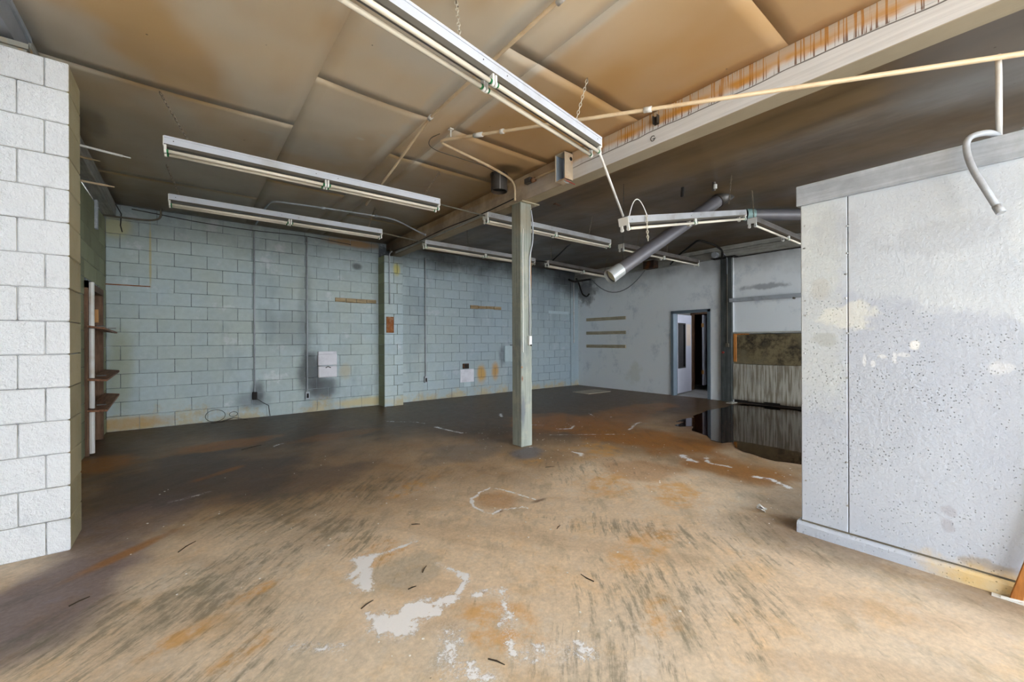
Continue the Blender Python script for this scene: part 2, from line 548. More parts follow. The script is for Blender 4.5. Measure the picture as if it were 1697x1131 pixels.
def m_floor():
    n = NT('stained_concrete_floor')
    at = n.node('ShaderNodeVertexColor', layer_name='stain').outputs
    at2 = n.node('ShaderNodeVertexColor', layer_name='crust')
    msk = n.node('ShaderNodeSeparateColor', [at2.outputs[0]]).outputs
    x, y, z = n.xyz()
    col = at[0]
    f1 = n.noise(9, 5, 0.7)
    rot = n.node('ShaderNodeVectorRotate', {'Vector': n.pos(), 'Angle': 0.75}).outputs[0]
    wob = n.node('ShaderNodeVectorMath', [n.node('ShaderNodeTexNoise', {'Vector': n.pos(), 'Scale': 0.9, 'Detail': 1}).outputs[1], (0.22, 0.22, 0)], operation='MULTIPLY').outputs[0]
    wv = n.node('ShaderNodeVectorMath', [n.scaled(1, 1, 0, rot), wob], operation='ADD').outputs[0]
    f2 = n.noise(1.0, 6, 0.75, n.scaled(24, 3.2, 1, wv))
    f3 = n.noise(42, 4, 0.7)
    f4 = n.noise(2.6, 5, 0.72, n.scaled(1.9, 0.8, 1, wv))
    f5 = n.noise(3.4, 5, 0.72)
    col = n.gain(col, n.mr(f1, 0.25, 0.75, 0.84, 1.14, False))
    col = n.gain(col, n.mr(f3, 0.3, 0.7, 0.86, 1.12, False))
    tone = lambda c, m, f: n.mix(f, c, n.mix(1.0, c, m, 'MULTIPLY'))
    col = tone(col, (0.66, 0.69, 0.68, 1), n.mul(n.mr(n.add(n.mul(f4, 0.75), n.mul(f2, 0.25)), 0.50, 0.62), 0.55))
    col = tone(col, (1.0, 0.84, 0.58, 1), n.mul(n.mr(f5, 0.50, 0.66), 0.36))
    col = tone(col, (1.10, 1.16, 1.26, 1), n.mul(n.mr(n.add(n.mul(f4, 0.5), n.mul(f1, 0.5)), 0.48, 0.38), 0.8))
    # olive tyre and broom scuffs
    sc = n.mr(n.add(n.add(n.mul(f2, 0.62), n.mul(f1, 0.38)), n.mul(msk[1], 0.15)), 0.555, 0.70)
    col = n.mix(n.mul(sc, 0.62), col, s(102, 100, 86))
    # ochre blooms
    col = n.mix(n.mul(n.mul(msk[2], 0.75), n.mr(n.add(n.mul(f5, 0.5), n.mul(f1, 0.5)), 0.42, 0.58)), col, s(214, 158, 78))
    # white salt crust
    cn = n.math('SUBTRACT', n.noise(11, 8, 0.80), 0.5)
    cr = n.mr(n.add(msk[0], n.mul(n.mul(cn, 2.8), n.mr(msk[0], 0.0, 0.25))), 0.40, 0.58)
    dust = n.mul(n.mr(msk[0], 0.05, 0.6), n.mr(n.noise(90, 4, 0.8), 0.48, 0.60))
    col = n.mix(n.mul(dust, 0.7), col, s(240, 240, 244))
    col = n.mix(n.mul(cr, 0.97), col, s(250, 250, 252))
    dots = n.mul(n.mr(n.voro(13), 0.055, 0.03), n.mr(n.noise(2.2, 4), 0.5, 0.62))
    col = n.mix(n.mul(dots, 0.55), col, s(226, 216, 200))
    ddots = n.mul(n.mr(n.voro(9, n.scaled(1.0, 1.3, 1.0)), 0.05, 0.025), n.mr(n.noise(1.7, 4), 0.5, 0.6))
    col = n.mix(n.mul(ddots, 0.6), col, s(48, 40, 34))
    rough = n.mr(n.add(y, n.mul(x, 0.35)), 2.5, 7.0, 0.62, 0.40)
    rough = n.add(rough, n.mul(n.math('SUBTRACT', f1, 0.5), 0.25))
    bump = n.add(n.add(n.mul(f1, 0.7), n.mul(f3, 0.25)), n.add(n.mul(cr, 0.4), n.mul(f2, 0.35)))
    return n.done(col, rough, 0, 0.22, bump, 0.003)


def m_puddle():
    n = NT('dark_still_water')
    return n.done(s(44, 26, 16), 0.02, 0, 0.6, n.noise(3, 2), 0.0004, ior=1.45)


def m_plinth():
    n = NT('drip_stained_concrete')
    x, y, z = n.xyz()
    drip = n.noise(1.0, 4, 0.6, n.scaled(1, 24, 1.6))
    col = n.mix(n.mr(drip, 0.40, 0.60), s(186, 182, 170), s(132, 124, 108))
    col = n.mix(n.mul(n.mr(n.noise(3, 5, 0.7), 0.5, 0.7), 0.5), col, s(160, 158, 156))
    foot = n.mr(n.add(z, n.mul(n.noise(4, 4), 0.14)), 0.22, 0.06)
    col = n.mix(n.mul(foot, 0.85), col, s(72, 50, 32))
    return n.done(col, 0.8, 0, 0.25, n.noise(30, 4, 0.7), 0.005)


def m_mould():
    n = NT('mouldy_board')
    x, y, z = n.xyz()
    col = n.mix(n.mr(n.noise(4, 6, 0.75), 0.38, 0.62), s(128, 116, 88), s(58, 52, 44))
    col = n.mix(n.mul(n.mr(n.noise(2, 4), 0.5, 0.64), 0.5), col, s(150, 140, 112))
    return n.done(col, 0.9, 0, 0.2, n.noise(26, 4, 0.7), 0.006)


def m_wood(name, a, b, sc=(40, 3, 40), rough=0.6, bump=0.002):
    n = NT(name)
    g = n.noise(1.0, 5, 0.65, n.scaled(*sc))
    col = n.mix(n.mr(g, 0.35, 0.65), a, b)
    col = n.gain(col, n.mr(n.noise(5, 5, 0.7), 0.3, 0.7, 0.8, 1.15, False))
    return n.done(col, rough, 0, 0.3, g, bump)


M = {}
M['block'] = m_block_paint()
M['stub'] = m_stub_paint()
M['raw'] = m_raw_block()
M['green'] = m_green_block()
M['mortar'] = m_mortar()
M['stub_mortar'] = simple('paint_filled_joint', s(176, 180, 186), 0.9, 0, 0.2, 9, s(96, 98, 102), 0.9)
M['plaster'] = m_right_wall()
M['partition'] = m_partition()
M['ceiling'] = m_ceiling()
M['beam'] = m_beam()
M['post'] = m_post()
M['floor'] = m_floor()
M['puddle'] = m_puddle()
M['plinth'] = m_plinth()
M['mould'] = m_mould()
M['dark_brown'] = m_wood('dark_brown_door_wood', s(126, 96, 74), s(92, 68, 52), (30, 30, 2.5))
M['bar_wood'] = m_wood('rusty_brown_bar', s(150, 108, 82), s(112, 78, 58), (40, 4, 40))
M['batten'] = m_wood('tan_batten_wood', s(176, 156, 122), s(134, 112, 80), (3, 3, 60))
M['tan_batten'] = m_wood('pale_batten_wood', s(186, 178, 156), s(160, 148, 122), (3, 3, 60))
M['orange_wood'] = m_wood('orange_timber', s(206, 142, 74), s(166, 104, 50), (30, 30, 3))
M['grey_timber'] = m_wood('dark_grey_timber', s(88, 92, 92), s(66, 70, 70), (30, 30, 2))
M['ledger'] = m_wood('grey_painted_ledger', s(168, 168, 162), s(138, 138, 130), (30, 1.5, 30))
M['pale_board'] = m_wood('pale_grey_board', s(190, 190, 184), s(160, 160, 152), (30, 1.5, 30))
M['cap'] = m_wood('pale_painted_cap_timber', s(178, 185, 194), s(162, 169, 178), (30, 2, 40))
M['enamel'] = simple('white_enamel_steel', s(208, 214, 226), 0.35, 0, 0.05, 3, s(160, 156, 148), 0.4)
M['enamel_under'] = simple('shaded_grimy_reflector', s(112, 108, 100), 0.4, 0, 0.10, 3, s(96, 84, 66), 0.5)  # housing underside: grime, with its shade mixed into the colour
M['enamel_dingy'] = simple('dingy_enamel_steel', s(168, 170, 174), 0.45, 0, 0.12, 5, s(120, 112, 100), 0.5)
M['enamel_sooty'] = simple('sooty_enamel_steel', s(104, 100, 98), 0.5, 0, 0.15, 5, s(62, 54, 46), 0.6)
M['soot_shade_under'] = simple('shaded_sooty_reflector', s(70, 60, 48), 0.6, 0, 0.15, 4)  # soot and underside shade painted as one dark tone
M['enamel_grey'] = simple('aged_grey_enamel', s(196, 194, 186), 0.45, 0, 0.08, 3, s(140, 126, 100), 0.4)
M['tube'] = simple('unlit_lamp_glass', s(238, 230, 214), 0.2, 0, 0.04, 2)
M['socket'] = simple('white_lamp_holder', s(238, 238, 234), 0.4, 0, 0.03)
M['green'.upper()] = simple('green_end_ring', s(24, 112, 62), 0.4)
M['conduit_tan'] = simple('tan_stained_conduit', s(222, 200, 166), 0.45, 0.1, 0.10, 5, s(180, 130, 74), 0.5)
M['conduit_grey'] = simple('grey_painted_conduit', s(176, 182, 190), 0.5, 0.1, 0.10, 5, s(110, 104, 100), 0.5)
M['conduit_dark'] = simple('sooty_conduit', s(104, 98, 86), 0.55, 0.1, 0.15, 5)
M['conduit_white'] = simple('white_painted_conduit', s(226, 226, 224), 0.4, 0.05, 0.06, 5, s(176, 150, 110), 0.4)
M['wire'] = simple('black_cable', s(38, 36, 36), 0.6)
M['wire_grey'] = simple('grey_cable', s(120, 124, 130), 0.6)
M['wire_red'] = simple('red_wire', s(170, 60, 60), 0.5)
M['chain'] = simple('dull_chain_steel', s(120, 108, 92), 0.5, 0.5)
M['chain_pale'] = simple('pale_chain_steel', s(216, 208, 192), 0.45, 0.2)
M['duct'] = simple('grey_painted_duct', s(102, 101, 107), 0.42, 0.15, 0.06, 3, s(120, 112, 104), 0.3)
M['duct_rim'] = simple('pale_galvanised_rim', s(190, 196, 198), 0.35, 0.3, 0.12, 8)
M['plug'] = simple('cream_insulation', s(206, 206, 182), 0.8)
M['teal'] = simple('teal_grey_rim', s(130, 158, 156), 0.5, 0.1, 0.15, 9)
M['flue'] = simple('sooty_flue_metal', s(86, 84, 82), 0.4, 0.5, 0.25, 9, s(110, 80, 56), 0.5)
M['flue_in'] = simple('black_flue_inside', s(16, 15, 14), 0.9)
M['steel_box'] = simple('galvanised_box', s(206, 190, 166), 0.5, 0.1, 0.12, 9, s(176, 120, 70), 0.5)
M['steel_in'] = simple('blue_grey_box_inside', s(170, 184, 200), 0.5, 0.2)
M['rust'] = simple('rust', s(136, 82, 40), 0.8, 0, 0.3, 14, s(200, 190, 170), 0.3)
M['steel_header'] = simple('grey_painted_steel', s(150, 156, 164), 0.5, 0.1, 0.08, 4, s(112, 106, 100), 0.3)
M['header_plate'] = simple('rusting_steel_plate', s(150, 150, 142), 0.6, 0.1, 0.12, 9, s(206, 150, 60), 0.8)
M['black'] = simple('charred_black', s(30, 26, 24), 0.8, 0, 0.3, 12)
M['jbox'] = simple('scorched_box', s(46, 34, 26), 0.7, 0, 0.4, 14, s(130, 74, 30), 0.6)
M['patch_white'] = simple('white_patch_paint', s(222, 222, 230), 0.6, 0, 0.06, 6, s(150, 152, 160), 0.4)
M['patch_grey'] = simple('blue_grey_patch_board', s(176, 194, 200), 0.6, 0, 0.06, 6)
M['frame_grey'] = simple('dark_blue_grey_frame_paint', s(104, 118, 130), 0.5, 0, 0.08, 6)
M['leaf'] = simple('white_door_leaf', s(172, 174, 188), 0.5, 0, 0.05, 3)
M['room'] = simple('off_white_room_wall', s(214, 206, 204), 0.7, 0, 0.06, 2)
M['glass_dark'] = simple('dark_glass', s(30, 30, 34), 0.08, 0, 0.2, 2)
M['paper'] = simple('tan_paper', s(196, 180, 166), 0.8, 0, 0.08, 6)
M['dark_room'] = simple('dark_brown_room', s(40, 28, 24), 0.9)
M['brass'] = simple('brass_hinge', s(176, 130, 80), 0.4, 0.4)
M['red'] = simple('red_button', s(150, 50, 44), 0.5)
M['board_grey'] = simple('grey_sheet_board', s(176, 164, 146), 0.8, 0, 0.08, 8)
M['twig'] = simple('dark_twig', s(58, 48, 36), 0.9)
M['flake'] = simple('paint_flake', s(228, 224, 216), 0.8)
M['scrap'] = simple('crumpled_foil', s(210, 210, 208), 0.35, 0.3)
M['ground'] = simple('outdoor_concrete', s(196, 194, 190), 0.9, 0, 0.1, 1)
M['front'] = simple('pale_front_wall', s(200, 204, 206), 0.8, 0, 0.05, 1)
M['ink'] = simple('black_marker', s(40, 40, 42), 0.7)
M['screw'] = simple('screw_steel', s(150, 150, 148), 0.4, 0.5)


# ------------------------------------------------------------------ floor
def vnoise(X, Y, seed):
    tab = np.random.RandomState(seed).rand(256, 256)
    xi = np.floor(X).astype(int)
    yi = np.floor(Y).astype(int)
    u = X - xi
    v = Y - yi
    u = u * u * (3 - 2 * u)
    v = v * v * (3 - 2 * v)
    g = lambda a, b: tab[a % 256, b % 256]
    return (g(xi, yi) * (1 - u) + g(xi + 1, yi) * u) * (1 - v) + (g(xi, yi + 1) * (1 - u) + g(xi + 1, yi + 1) * u) * v


def fbm(X, Y, sc, seed, oct=5, ax=1.0, ay=1.0, ang=0.0):
    c, sn = math.cos(ang), math.sin(ang)
    A = (X * c + Y * sn) * sc * ax
    B = (-X * sn + Y * c) * sc * ay
    t = np.zeros_like(X)
    amp, tot = 1.0, 0.0
    for k in range(oct):
        t += amp * vnoise(A * 2 ** k + 17.3 * k, B * 2 ** k + 9.1 * k, seed + k)
        tot += amp
        amp *= 0.55
    return t / tot


def smooth(v, a, b):
    t = np.clip((v - a) / (b - a), 0, 1)
    return t * t * (3 - 2 * t)


def build_floor():
    xs = np.concatenate([np.arange(-4.0, -1.0, 0.12), np.arange(-1.0, 4.6, 0.016), np.arange(4.6, 9.2, 0.05), np.arange(9.2, 12.6, 0.2)])
    ys = np.concatenate([np.arange(-3.7, 0.3, 0.08), np.arange(0.3, 4.2, 0.016), np.arange(4.2, 8.4, 0.04)])
    X, Y = np.meshgrid(xs, ys)
    nx, ny = len(xs), len(ys)
    # broad tones
    tan = np.array(s(228, 206, 178)[:3])
    tan2 = np.array(s(220, 204, 182)[:3])
    brown = np.array(s(158, 122, 78)[:3])
    dark = np.array(s(78, 58, 36)[:3])
    ochre = np.array(s(168, 112, 46)[:3])
    purple = np.array(s(128, 114, 116)[:3])
    grey = np.array(s(96, 82, 74)[:3])
    w = fbm(X, Y, 0.9, 3)
    w2 = fbm(X, Y, 2.4, 21)
    st = fbm(X, Y, 1.3, 40, 5, 3.2, 0.8, 0.6)
    def mix(C, c, m):
        return C * (1 - m[..., None]) + c * m[..., None]
    C = np.zeros(X.shape + (3,)) + tan
    C = mix(C, tan2, smooth(w, 0.40, 0.62))
    C = mix(C, brown, 0.22 * smooth(st, 0.50, 0.70))
    # distance from the door opening: dirt and damp, plus daylight falloff painted darker inside
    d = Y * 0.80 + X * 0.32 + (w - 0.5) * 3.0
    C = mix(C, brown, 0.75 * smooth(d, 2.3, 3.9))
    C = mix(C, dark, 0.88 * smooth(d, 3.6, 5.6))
    def blob(cx, cy, rx, ry, ang=0.0, wob=0.6, sc=1.8, seed=60):
        c, sn = math.cos(ang), math.sin(ang)
        A = ((X - cx) * c + (Y - cy) * sn) / rx
        B = (-(X - cx) * sn + (Y - cy) * c) / ry
        return smooth(np.sqrt(A * A + B * B) + (fbm(X, Y, sc, seed) - 0.5) * 2 * wob, 1.0, 0.45)
    # grey-purple trodden zone along the left wall
    C = mix(C, grey, 0.85 * blob(0.05, 4.9, 1.1, 1.3, 0.2, 0.7, 1.6, 61))
    C = mix(C, purple, 0.9 * blob(-0.55, 3.2, 0.42, 0.9, -0.25, 0.5, 2.2, 62))
    C = mix(C, purple, 0.6 * blob(-0.35, 4.1, 0.5, 0.5, 0, 0.6, 2.2, 63))
    C = mix(C, grey, 0.6 * blob(0.9, 4.2, 0.7, 0.5, 0.3, 0.9, 1.7, 64))
    # ochre / orange washes
    for cx, cy, rx, ry, an, k, sd in ((-0.75, 6.1, 0.4, 0.5, 0, 0.9, 65), (0.4, 6.25, 0.6, 0.28, 0.1, 0.9, 66), (4.7, 4.3, 1.0, 1.2, 0.4, 0.9, 67), (4.7, 3.0, 0.7, 1.0, 0.3, 0.95, 68),
                                     (4.3, 2.0, 0.5, 0.6, 0.2, 0.75, 69), (5.6, 4.4, 0.8, 0.6, 0.2, 0.6, 70), (3.6, 2.4, 0.5, 0.4, 0.5, 0.5, 71), (6.8, 4.6, 1.2, 0.5, 0.0, 0.6, 72),
                                     (-0.28, 3.45, 0.35, 0.08, 0.7, 0.75, 73), (0.3, 5.0, 0.4, 0.1, 0.6, 0.6, 74), (1.5, 5.9, 0.9, 0.25, 0.1, 0.4, 75)):
        C = mix(C, ochre, k * blob(cx, cy, rx, ry, an, 0.7, 2.0, sd))
    C = mix(C, np.array(s(120, 118, 124)[:3]), 0.85 * blob(3.02, 3.6, 0.33, 0.22, 0.6, 0.5, 3.0, 80))
    C = mix(C, np.array(s(128, 120, 112)[:3]), 0.6 * blob(2.6, 4.1, 0.7, 0.5, 0.2, 0.7, 2.0, 81))
    # damp halo round the puddle, and darker floor along the foot of the walls
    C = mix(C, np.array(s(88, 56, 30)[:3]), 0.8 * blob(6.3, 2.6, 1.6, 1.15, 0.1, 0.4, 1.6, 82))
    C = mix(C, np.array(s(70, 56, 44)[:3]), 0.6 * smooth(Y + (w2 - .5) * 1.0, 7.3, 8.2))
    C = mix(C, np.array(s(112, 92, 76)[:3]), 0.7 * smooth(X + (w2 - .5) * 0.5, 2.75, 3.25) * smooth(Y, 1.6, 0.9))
    C = mix(C, np.array(s(96, 62, 34)[:3]), 0.75 * np.maximum(blob(2.24, 2.47, 0.10, 0.035, 0, 0.5, 8, 83), blob(1.85, 2.51, 0.05, 0.03, 0, 0.5, 8, 84)))
    C = mix(C, np.array(s(182, 136, 88)[:3]), 0.6 * blob(1.97, 2.7, 0.2, 0.22, 0, 0.3, 3, 85))
    C = mix(C, np.array(s(178, 172, 158)[:3]), 0.55 * blob(0.98, 2.16, 0.24, 0.22, 0.2, 0.5, 4, 86))
    C = mix(C, np.array(s(150, 150, 150)[:3]), smooth(X, 8.93, 8.99))
    # scuffs
    G = np.zeros_like(X)
    def soft(cx, cy, rx, ry, ang):
        c, sn = math.cos(ang), math.sin(ang)
        A = ((X - cx) * c + (Y - cy) * sn) / rx
        B = (-(X - cx) * sn + (Y - cy) * c) / ry
        return np.clip(1.0 - np.sqrt(A * A + B * B), 0, 1)
    for cx, cy, rx, ry, an, k in ((0.05, 2.65, 0.75, 0.40, 0.55, 1.0), (0.80, 2.95, 0.25, 0.7, 0.2, 1.0), (0.55, 3.65, 0.6, 0.6, 0.3, 1.0), (0.1, 2.0, 0.5, 0.3, 0.6, .7), (1.85, 1.15, 0.5, 0.5, 0.5, .6),
                                  (2.45, 1.6, 0.2, 0.8, 0.6, .8), (-0.3, 2.6, .4, .4, .2, .8), (1.3, 3.6, .8, .4, .3, .7), (2.2, .9, .5, .3, .5, .5), (3.0, 1.1, .5, .5, .3, .3), (1.3, 1.0, .4, .4, .7, .5), (3.2, 2.8, .6, .5, .2, .25)):
        G = np.maximum(G, k * soft(cx, cy, rx, ry, an))
    G = np.sqrt(G)
    O = np.zeros_like(X)
    for cx, cy, rx, ry in ((0.95, 2.52, 0.14, 0.08), (0.2, 2.05, 0.16, 0.08), (1.1, 1.5, 0.18, 0.25), (0.95, 2.4, 0.2, 0.06), (1.55, 3.4, 0.35, 0.12), (3.0, 2.4, 0.4, 0.3), (0.3, 2.5, .2, .06), (2.2, 1.5, .35, .2),
                           (3.3, 1.9, .4, .3), (-.05, 2.3, .2, .08), (2.9, 3.3, .25, .12), (3.8, 3.2, .5, .3), (1.75, 1.1, .3, .12)):
        O = np.maximum(O, 0.85 * blob(cx, cy, rx, ry, 0.4, 0.7, 4.0, 110 + int(cy * 5) % 9))
    # white crust: polygons and lines
    Wm = np.zeros_like(X)
    def line(pts, r, k=1.0):
        nonlocal Wm
        j = (fbm(X, Y, 9, 130) - 0.5) * 0.05
        for (a, b), (c, d_) in zip(pts[:-1], pts[1:]):
            dx, dy = c - a, d_ - b
            t = np.clip(((X - a) * dx + (Y - b) * dy) / (dx * dx + dy * dy + 1e-9), 0, 1)
            ds = np.hypot(X - a - t * dx + j, Y - b - t * dy - j)
            Wm = np.maximum(Wm, np.minimum(k, 0.98) * np.clip(1.0 - ds / (1.35 * r), 0, 1))
    for pts, r, k in (([(0.80, 2.47), (0.80, 2.38), (0.76, 2.28), (0.73, 2.17)], 0.052, 1.0), ([(0.84, 2.46), (0.78, 2.36), (0.71, 2.32)], 0.05, .9),
                      ([(0.79, 2.5), (0.89, 2.47), (0.98, 2.44), (1.09, 2.45), (1.16, 2.46)], 0.024, .85),
                      ([(0.72, 1.83), (0.76, 1.77), (0.82, 1.80), (0.90, 1.82)], 0.10, 1.1), ([(0.86, 1.83), (0.97, 1.81), (1.04, 1.82)], 0.055, .85),
                      ([(1.15, 2.13), (1.17, 2.03), (1.21, 1.93), (1.19, 1.89), (1.13, 1.87), (1.07, 1.83), (1.02, 1.83)], 0.026, .8),
                      ([(1.20, 1.98), (1.16, 1.95), (1.18, 1.90)], 0.016, .8),
                      ([(0.67, 1.95), (0.70, 1.86)], 0.020, .8),
                      ([(1.14, 1.77), (1.22, 1.74), (1.27, 1.7), (1.2, 1.57), (1.12, 1.43), (1.04, 1.32)], 0.05, .55),
                      ([(2.22, 2.51), (2.18, 2.68), (2.15, 2.84), (2.1, 2.95), (1.95, 2.92), (1.82, 2.84), (1.75, 2.7), (1.76, 2.58), (1.78, 2.5), (1.88, 2.52), (1.97, 2.48), (2.04, 2.46), (2.06, 2.41)], 0.014, .98),
                      ([(2.93, 5.55), (2.97, 5.25), (3.02, 4.97)], 0.035, .75), ([(2.52, 6.45), (2.87, 6.09), (2.93, 5.9)], 0.025, .6),
                      ([(3.50, 3.30), (3.53, 3.2), (3.47, 3.14)], 0.035, .9), ([(4.35, 2.44), (4.28, 2.33), (4.23, 2.24)], 0.06, .75), ([(4.45, 2.2), (4.3, 2.1), (4.33, 1.9)], 0.04, .6),
                      ([(5.0, 3.6), (5.3, 3.75), (5.6, 3.84)], 0.03, .7), ([(4.24, 4.3), (4.4, 4.2), (4.6, 4.3)], 0.03, .8), ([(4.27, 4.64), (4.0, 4.9)], 0.03, .6), ([(3.9, 4.1), (4.3, 3.8), (4.7, 3.5)], 0.02, .65),
                      ([(4.2, 1.63), (4.24, 1.5), (4.1, 1.32)], 0.04, .8), ([(4.36, 5.84), (4.2, 5.6)], 0.04, .7), ([(5.6, 4.9), (5.4, 4.6), (5.6, 4.4)], 0.02, .6),
                      ([(0.9, 1.6), (0.8, 1.45), (0.9, 1.3)], 0.09, .48), ([(1.1, 1.3), (1.3, 1.15)], 0.10, .46), ([(0.35, 1.95), (0.5, 1.8)], 0.05, .5), ([(0.95, 5.9), (0.85, 5.8)], .03, .6), ([(-.1, 4.3), (.15, 4.4)], .03, .5)):
        line(pts, r, k)
    V = np.stack([X.ravel(), Y.ravel(), (np.zeros(X.size))], -1)
    idx = np.arange(nx * ny).reshape(ny, nx)
    Q = np.stack([idx[:-1, :-1], idx[:-1, 1:], idx[1:, 1:], idx[1:, :-1]], -1).reshape(-1, 4)
    me = bpy.data.meshes.new('floor')
    me.vertices.add(len(V))
    me.vertices.foreach_set('co', V.ravel())
    me.loops.add(Q.size)
    me.loops.foreach_set('vertex_index', Q.ravel().astype(np.int32))
    me.polygons.add(len(Q))
    me.polygons.foreach_set('loop_start', np.arange(0, Q.size, 4, dtype=np.int32))
    me.update()
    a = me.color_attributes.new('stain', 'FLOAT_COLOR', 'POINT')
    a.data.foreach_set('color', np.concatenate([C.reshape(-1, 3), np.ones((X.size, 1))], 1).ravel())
    b = me.color_attributes.new('crust', 'FLOAT_COLOR', 'POINT')
    b.data.foreach_set('color', np.stack([Wm.ravel(), G.ravel(), O.ravel(), np.ones(X.size)], -1).ravel())
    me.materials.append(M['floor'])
    return structure(link('floor', me))


build_floor()
g = MB()
g.quad((-40, -40, -0.03), (40, -40, -0.03), (40, 40, -0.03), (-40, 40, -0.03))
structure(g.build('ground', M['ground']))


# ------------------------------------------------------------------ block walls
BL, BH, J = 0.4064, 0.2032, 0.005
block_cache = {}


def block_mesh(w, h, depth, mats, key):
    k = (round(w, 3), round(h, 3), depth, key)
    if k not in block_cache:
        b = MB()
        b.bbox(0, w, 0, depth, 0, h, 0.005)
        me = b.mesh('block', mats)
        if len(mats) > 1:
            for p in me.polygons:
                p.material_index = 0 if p.normal.y < -0.3 else 1
        block_cache[k] = me
    return block_cache[k]


def course_wall(parent, x0, x1, z0, z1, first, even, odd, place, mats, key, depth=0.06, holes=(), jit=0.003, skip=None):
    """lay blocks between x0..x1; `first` = height of the first bed joint; even/odd = head joint phase"""
    zs = [z0] + [first + k * BH for k in range(40) if z0 + 0.05 < first + k * BH < z1 - 0.05] + [z1]
    for k in range(len(zs) - 1):
        ph = even if k % 2 == 0 else odd
        js = [x0] + [ph + i * BL for i in range(-60, 80) if x0 + 0.06 < ph + i * BL < x1 - 0.06] + [x1]
        for a, b in zip(js[:-1], js[1:]):
            za, zb = zs[k], zs[k + 1]
            pieces = [(a, b)]
            for hx0, hx1, hz0, hz1 in holes:
                if zb > hz0 + 0.02 and za < hz1 - 0.02:
                    np_ = []
                    for p, q in pieces:
                        if q <= hx0 or p >= hx1:
                            np_.append((p, q))
                        else:
                            if hx0 - p > 0.03:
                                np_.append((p, hx0))
                            if q - hx1 > 0.03:
                                np_.append((hx1, q))
                    pieces = np_
            for p, q in pieces:
                o = link('block', block_mesh(q - p - J, zb - za - J, depth, mats, key), parent)
                place(o, p + J / 2, za + J / 2, random.uniform(0, jit))


BED1 = 0.2177      # first bed joint on the back wall
# back wall, left bay
w = MB()
w.box(XL - 0.2, 3.24, YB + 0.006, YB + 0.2, 0, ZC + 0.12)
wb = structure(w.build('wall_back_left', M['mortar']), 'blue-grey painted block wall left of the pilaster', 'wall')
def place_back(o, x, z, j):
    o.location = (x, YB - 0.003 + j, z)
course_wall(wb, XL, 3.06, 0.0, ZC, BED1, -0.548, -0.751, place_back, [M['block']], 'back')
# back wall, right bay
w = MB()
w.box(3.24, XR + 0.3, YB + 0.006, YB + 0.2, 0, ZC + 0.12)
wb2 = structure(w.build('wall_back_right', M['mortar']), 'blue-grey painted block wall right of the pilaster', 'wall')
course_wall(wb2, 3.42, XR, 0.0, ZC, BED1, -0.548, -0.751, place_back, [M['block']], 'back')
# pilaster under the beam
w = MB()
w.box(3.055, 3.425, 7.90, YB + 0.2, 0, 2.985)
pil = structure(w.build('wall_pilaster', M['mortar']), 'blue-grey block pilaster under the beam end', 'pilaster')
def place_pil(o, x, z, j):
    o.location = (x, 7.88 + j, z)
course_wall(pil, 3.045, 3.435, 0.0, 2.985, BED1 - 0.01, 3.24, 9.0, place_pil, [M['block'], M['green']], 'pil', 0.33)
# left wall with a barred door
DY0, DY1, DZ = 6.62, 7.74, 1.99
w = MB()
w.box(XL - 0.2, XL - 0.006, 4.05, YB, DZ, 3.06)
w.box(XL - 0.2, XL - 0.006, 4.05, DY0, 0, DZ)
w.box(XL - 0.2, XL - 0.006, DY1, YB, 0, DZ)
wl = structure(w.build('wall_left', M['mortar']), 'dark olive block wall on the left with a barred door', 'wall')
def place_left(o, x, z, j):
    o.rotation_euler = (0, 0, R(90))
    o.location = (XL - j + 0.002, x, z)
course_wall(wl, 4.05, YB, 0.0, 3.06, 0.2, 4.20, 4.40, place_left, [M['green']], 'left', 0.06, [(DY0, DY1, 0, DZ)])
# white block stub beside the camera
w = MB()
w.box(-1.60, -0.58, 3.712, 4.04, 0, 3.02)
stub = structure(w.build('wall_stub_left', M['stub_mortar']), 'white painted block wall end nearest the camera on the left', 'wall')
def place_stub(o, x, z, j):
    o.location = (x, 3.70 + j, z)
course_wall(stub, -1.60, -0.565, 0.0, 3.02, 0.2012, -0.67, -0.78, place_stub, [M['stub'], M['raw']], 'stub', 0.35, jit=0.005)

# ------------------------------------------------------------------ ceiling
def sagz(x, y):
    a = mnoise.noise(Vector((x * 0.8, y * 0.8, 0.3))) * 0.016 + mnoise.noise(Vector((x * 2.1, y * 2.1, 7.3))) * 0.004
    if x > 3.3:
        a = mnoise.noise(Vector((x * 1.25, y * 0.14, 4.0))) * 0.060 - 0.035
    return a


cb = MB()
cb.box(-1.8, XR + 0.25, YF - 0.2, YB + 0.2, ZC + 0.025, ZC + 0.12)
ceil = structure(cb.build('ceiling', M['ceiling']), 'smoke-stained board ceiling', 'ceiling')


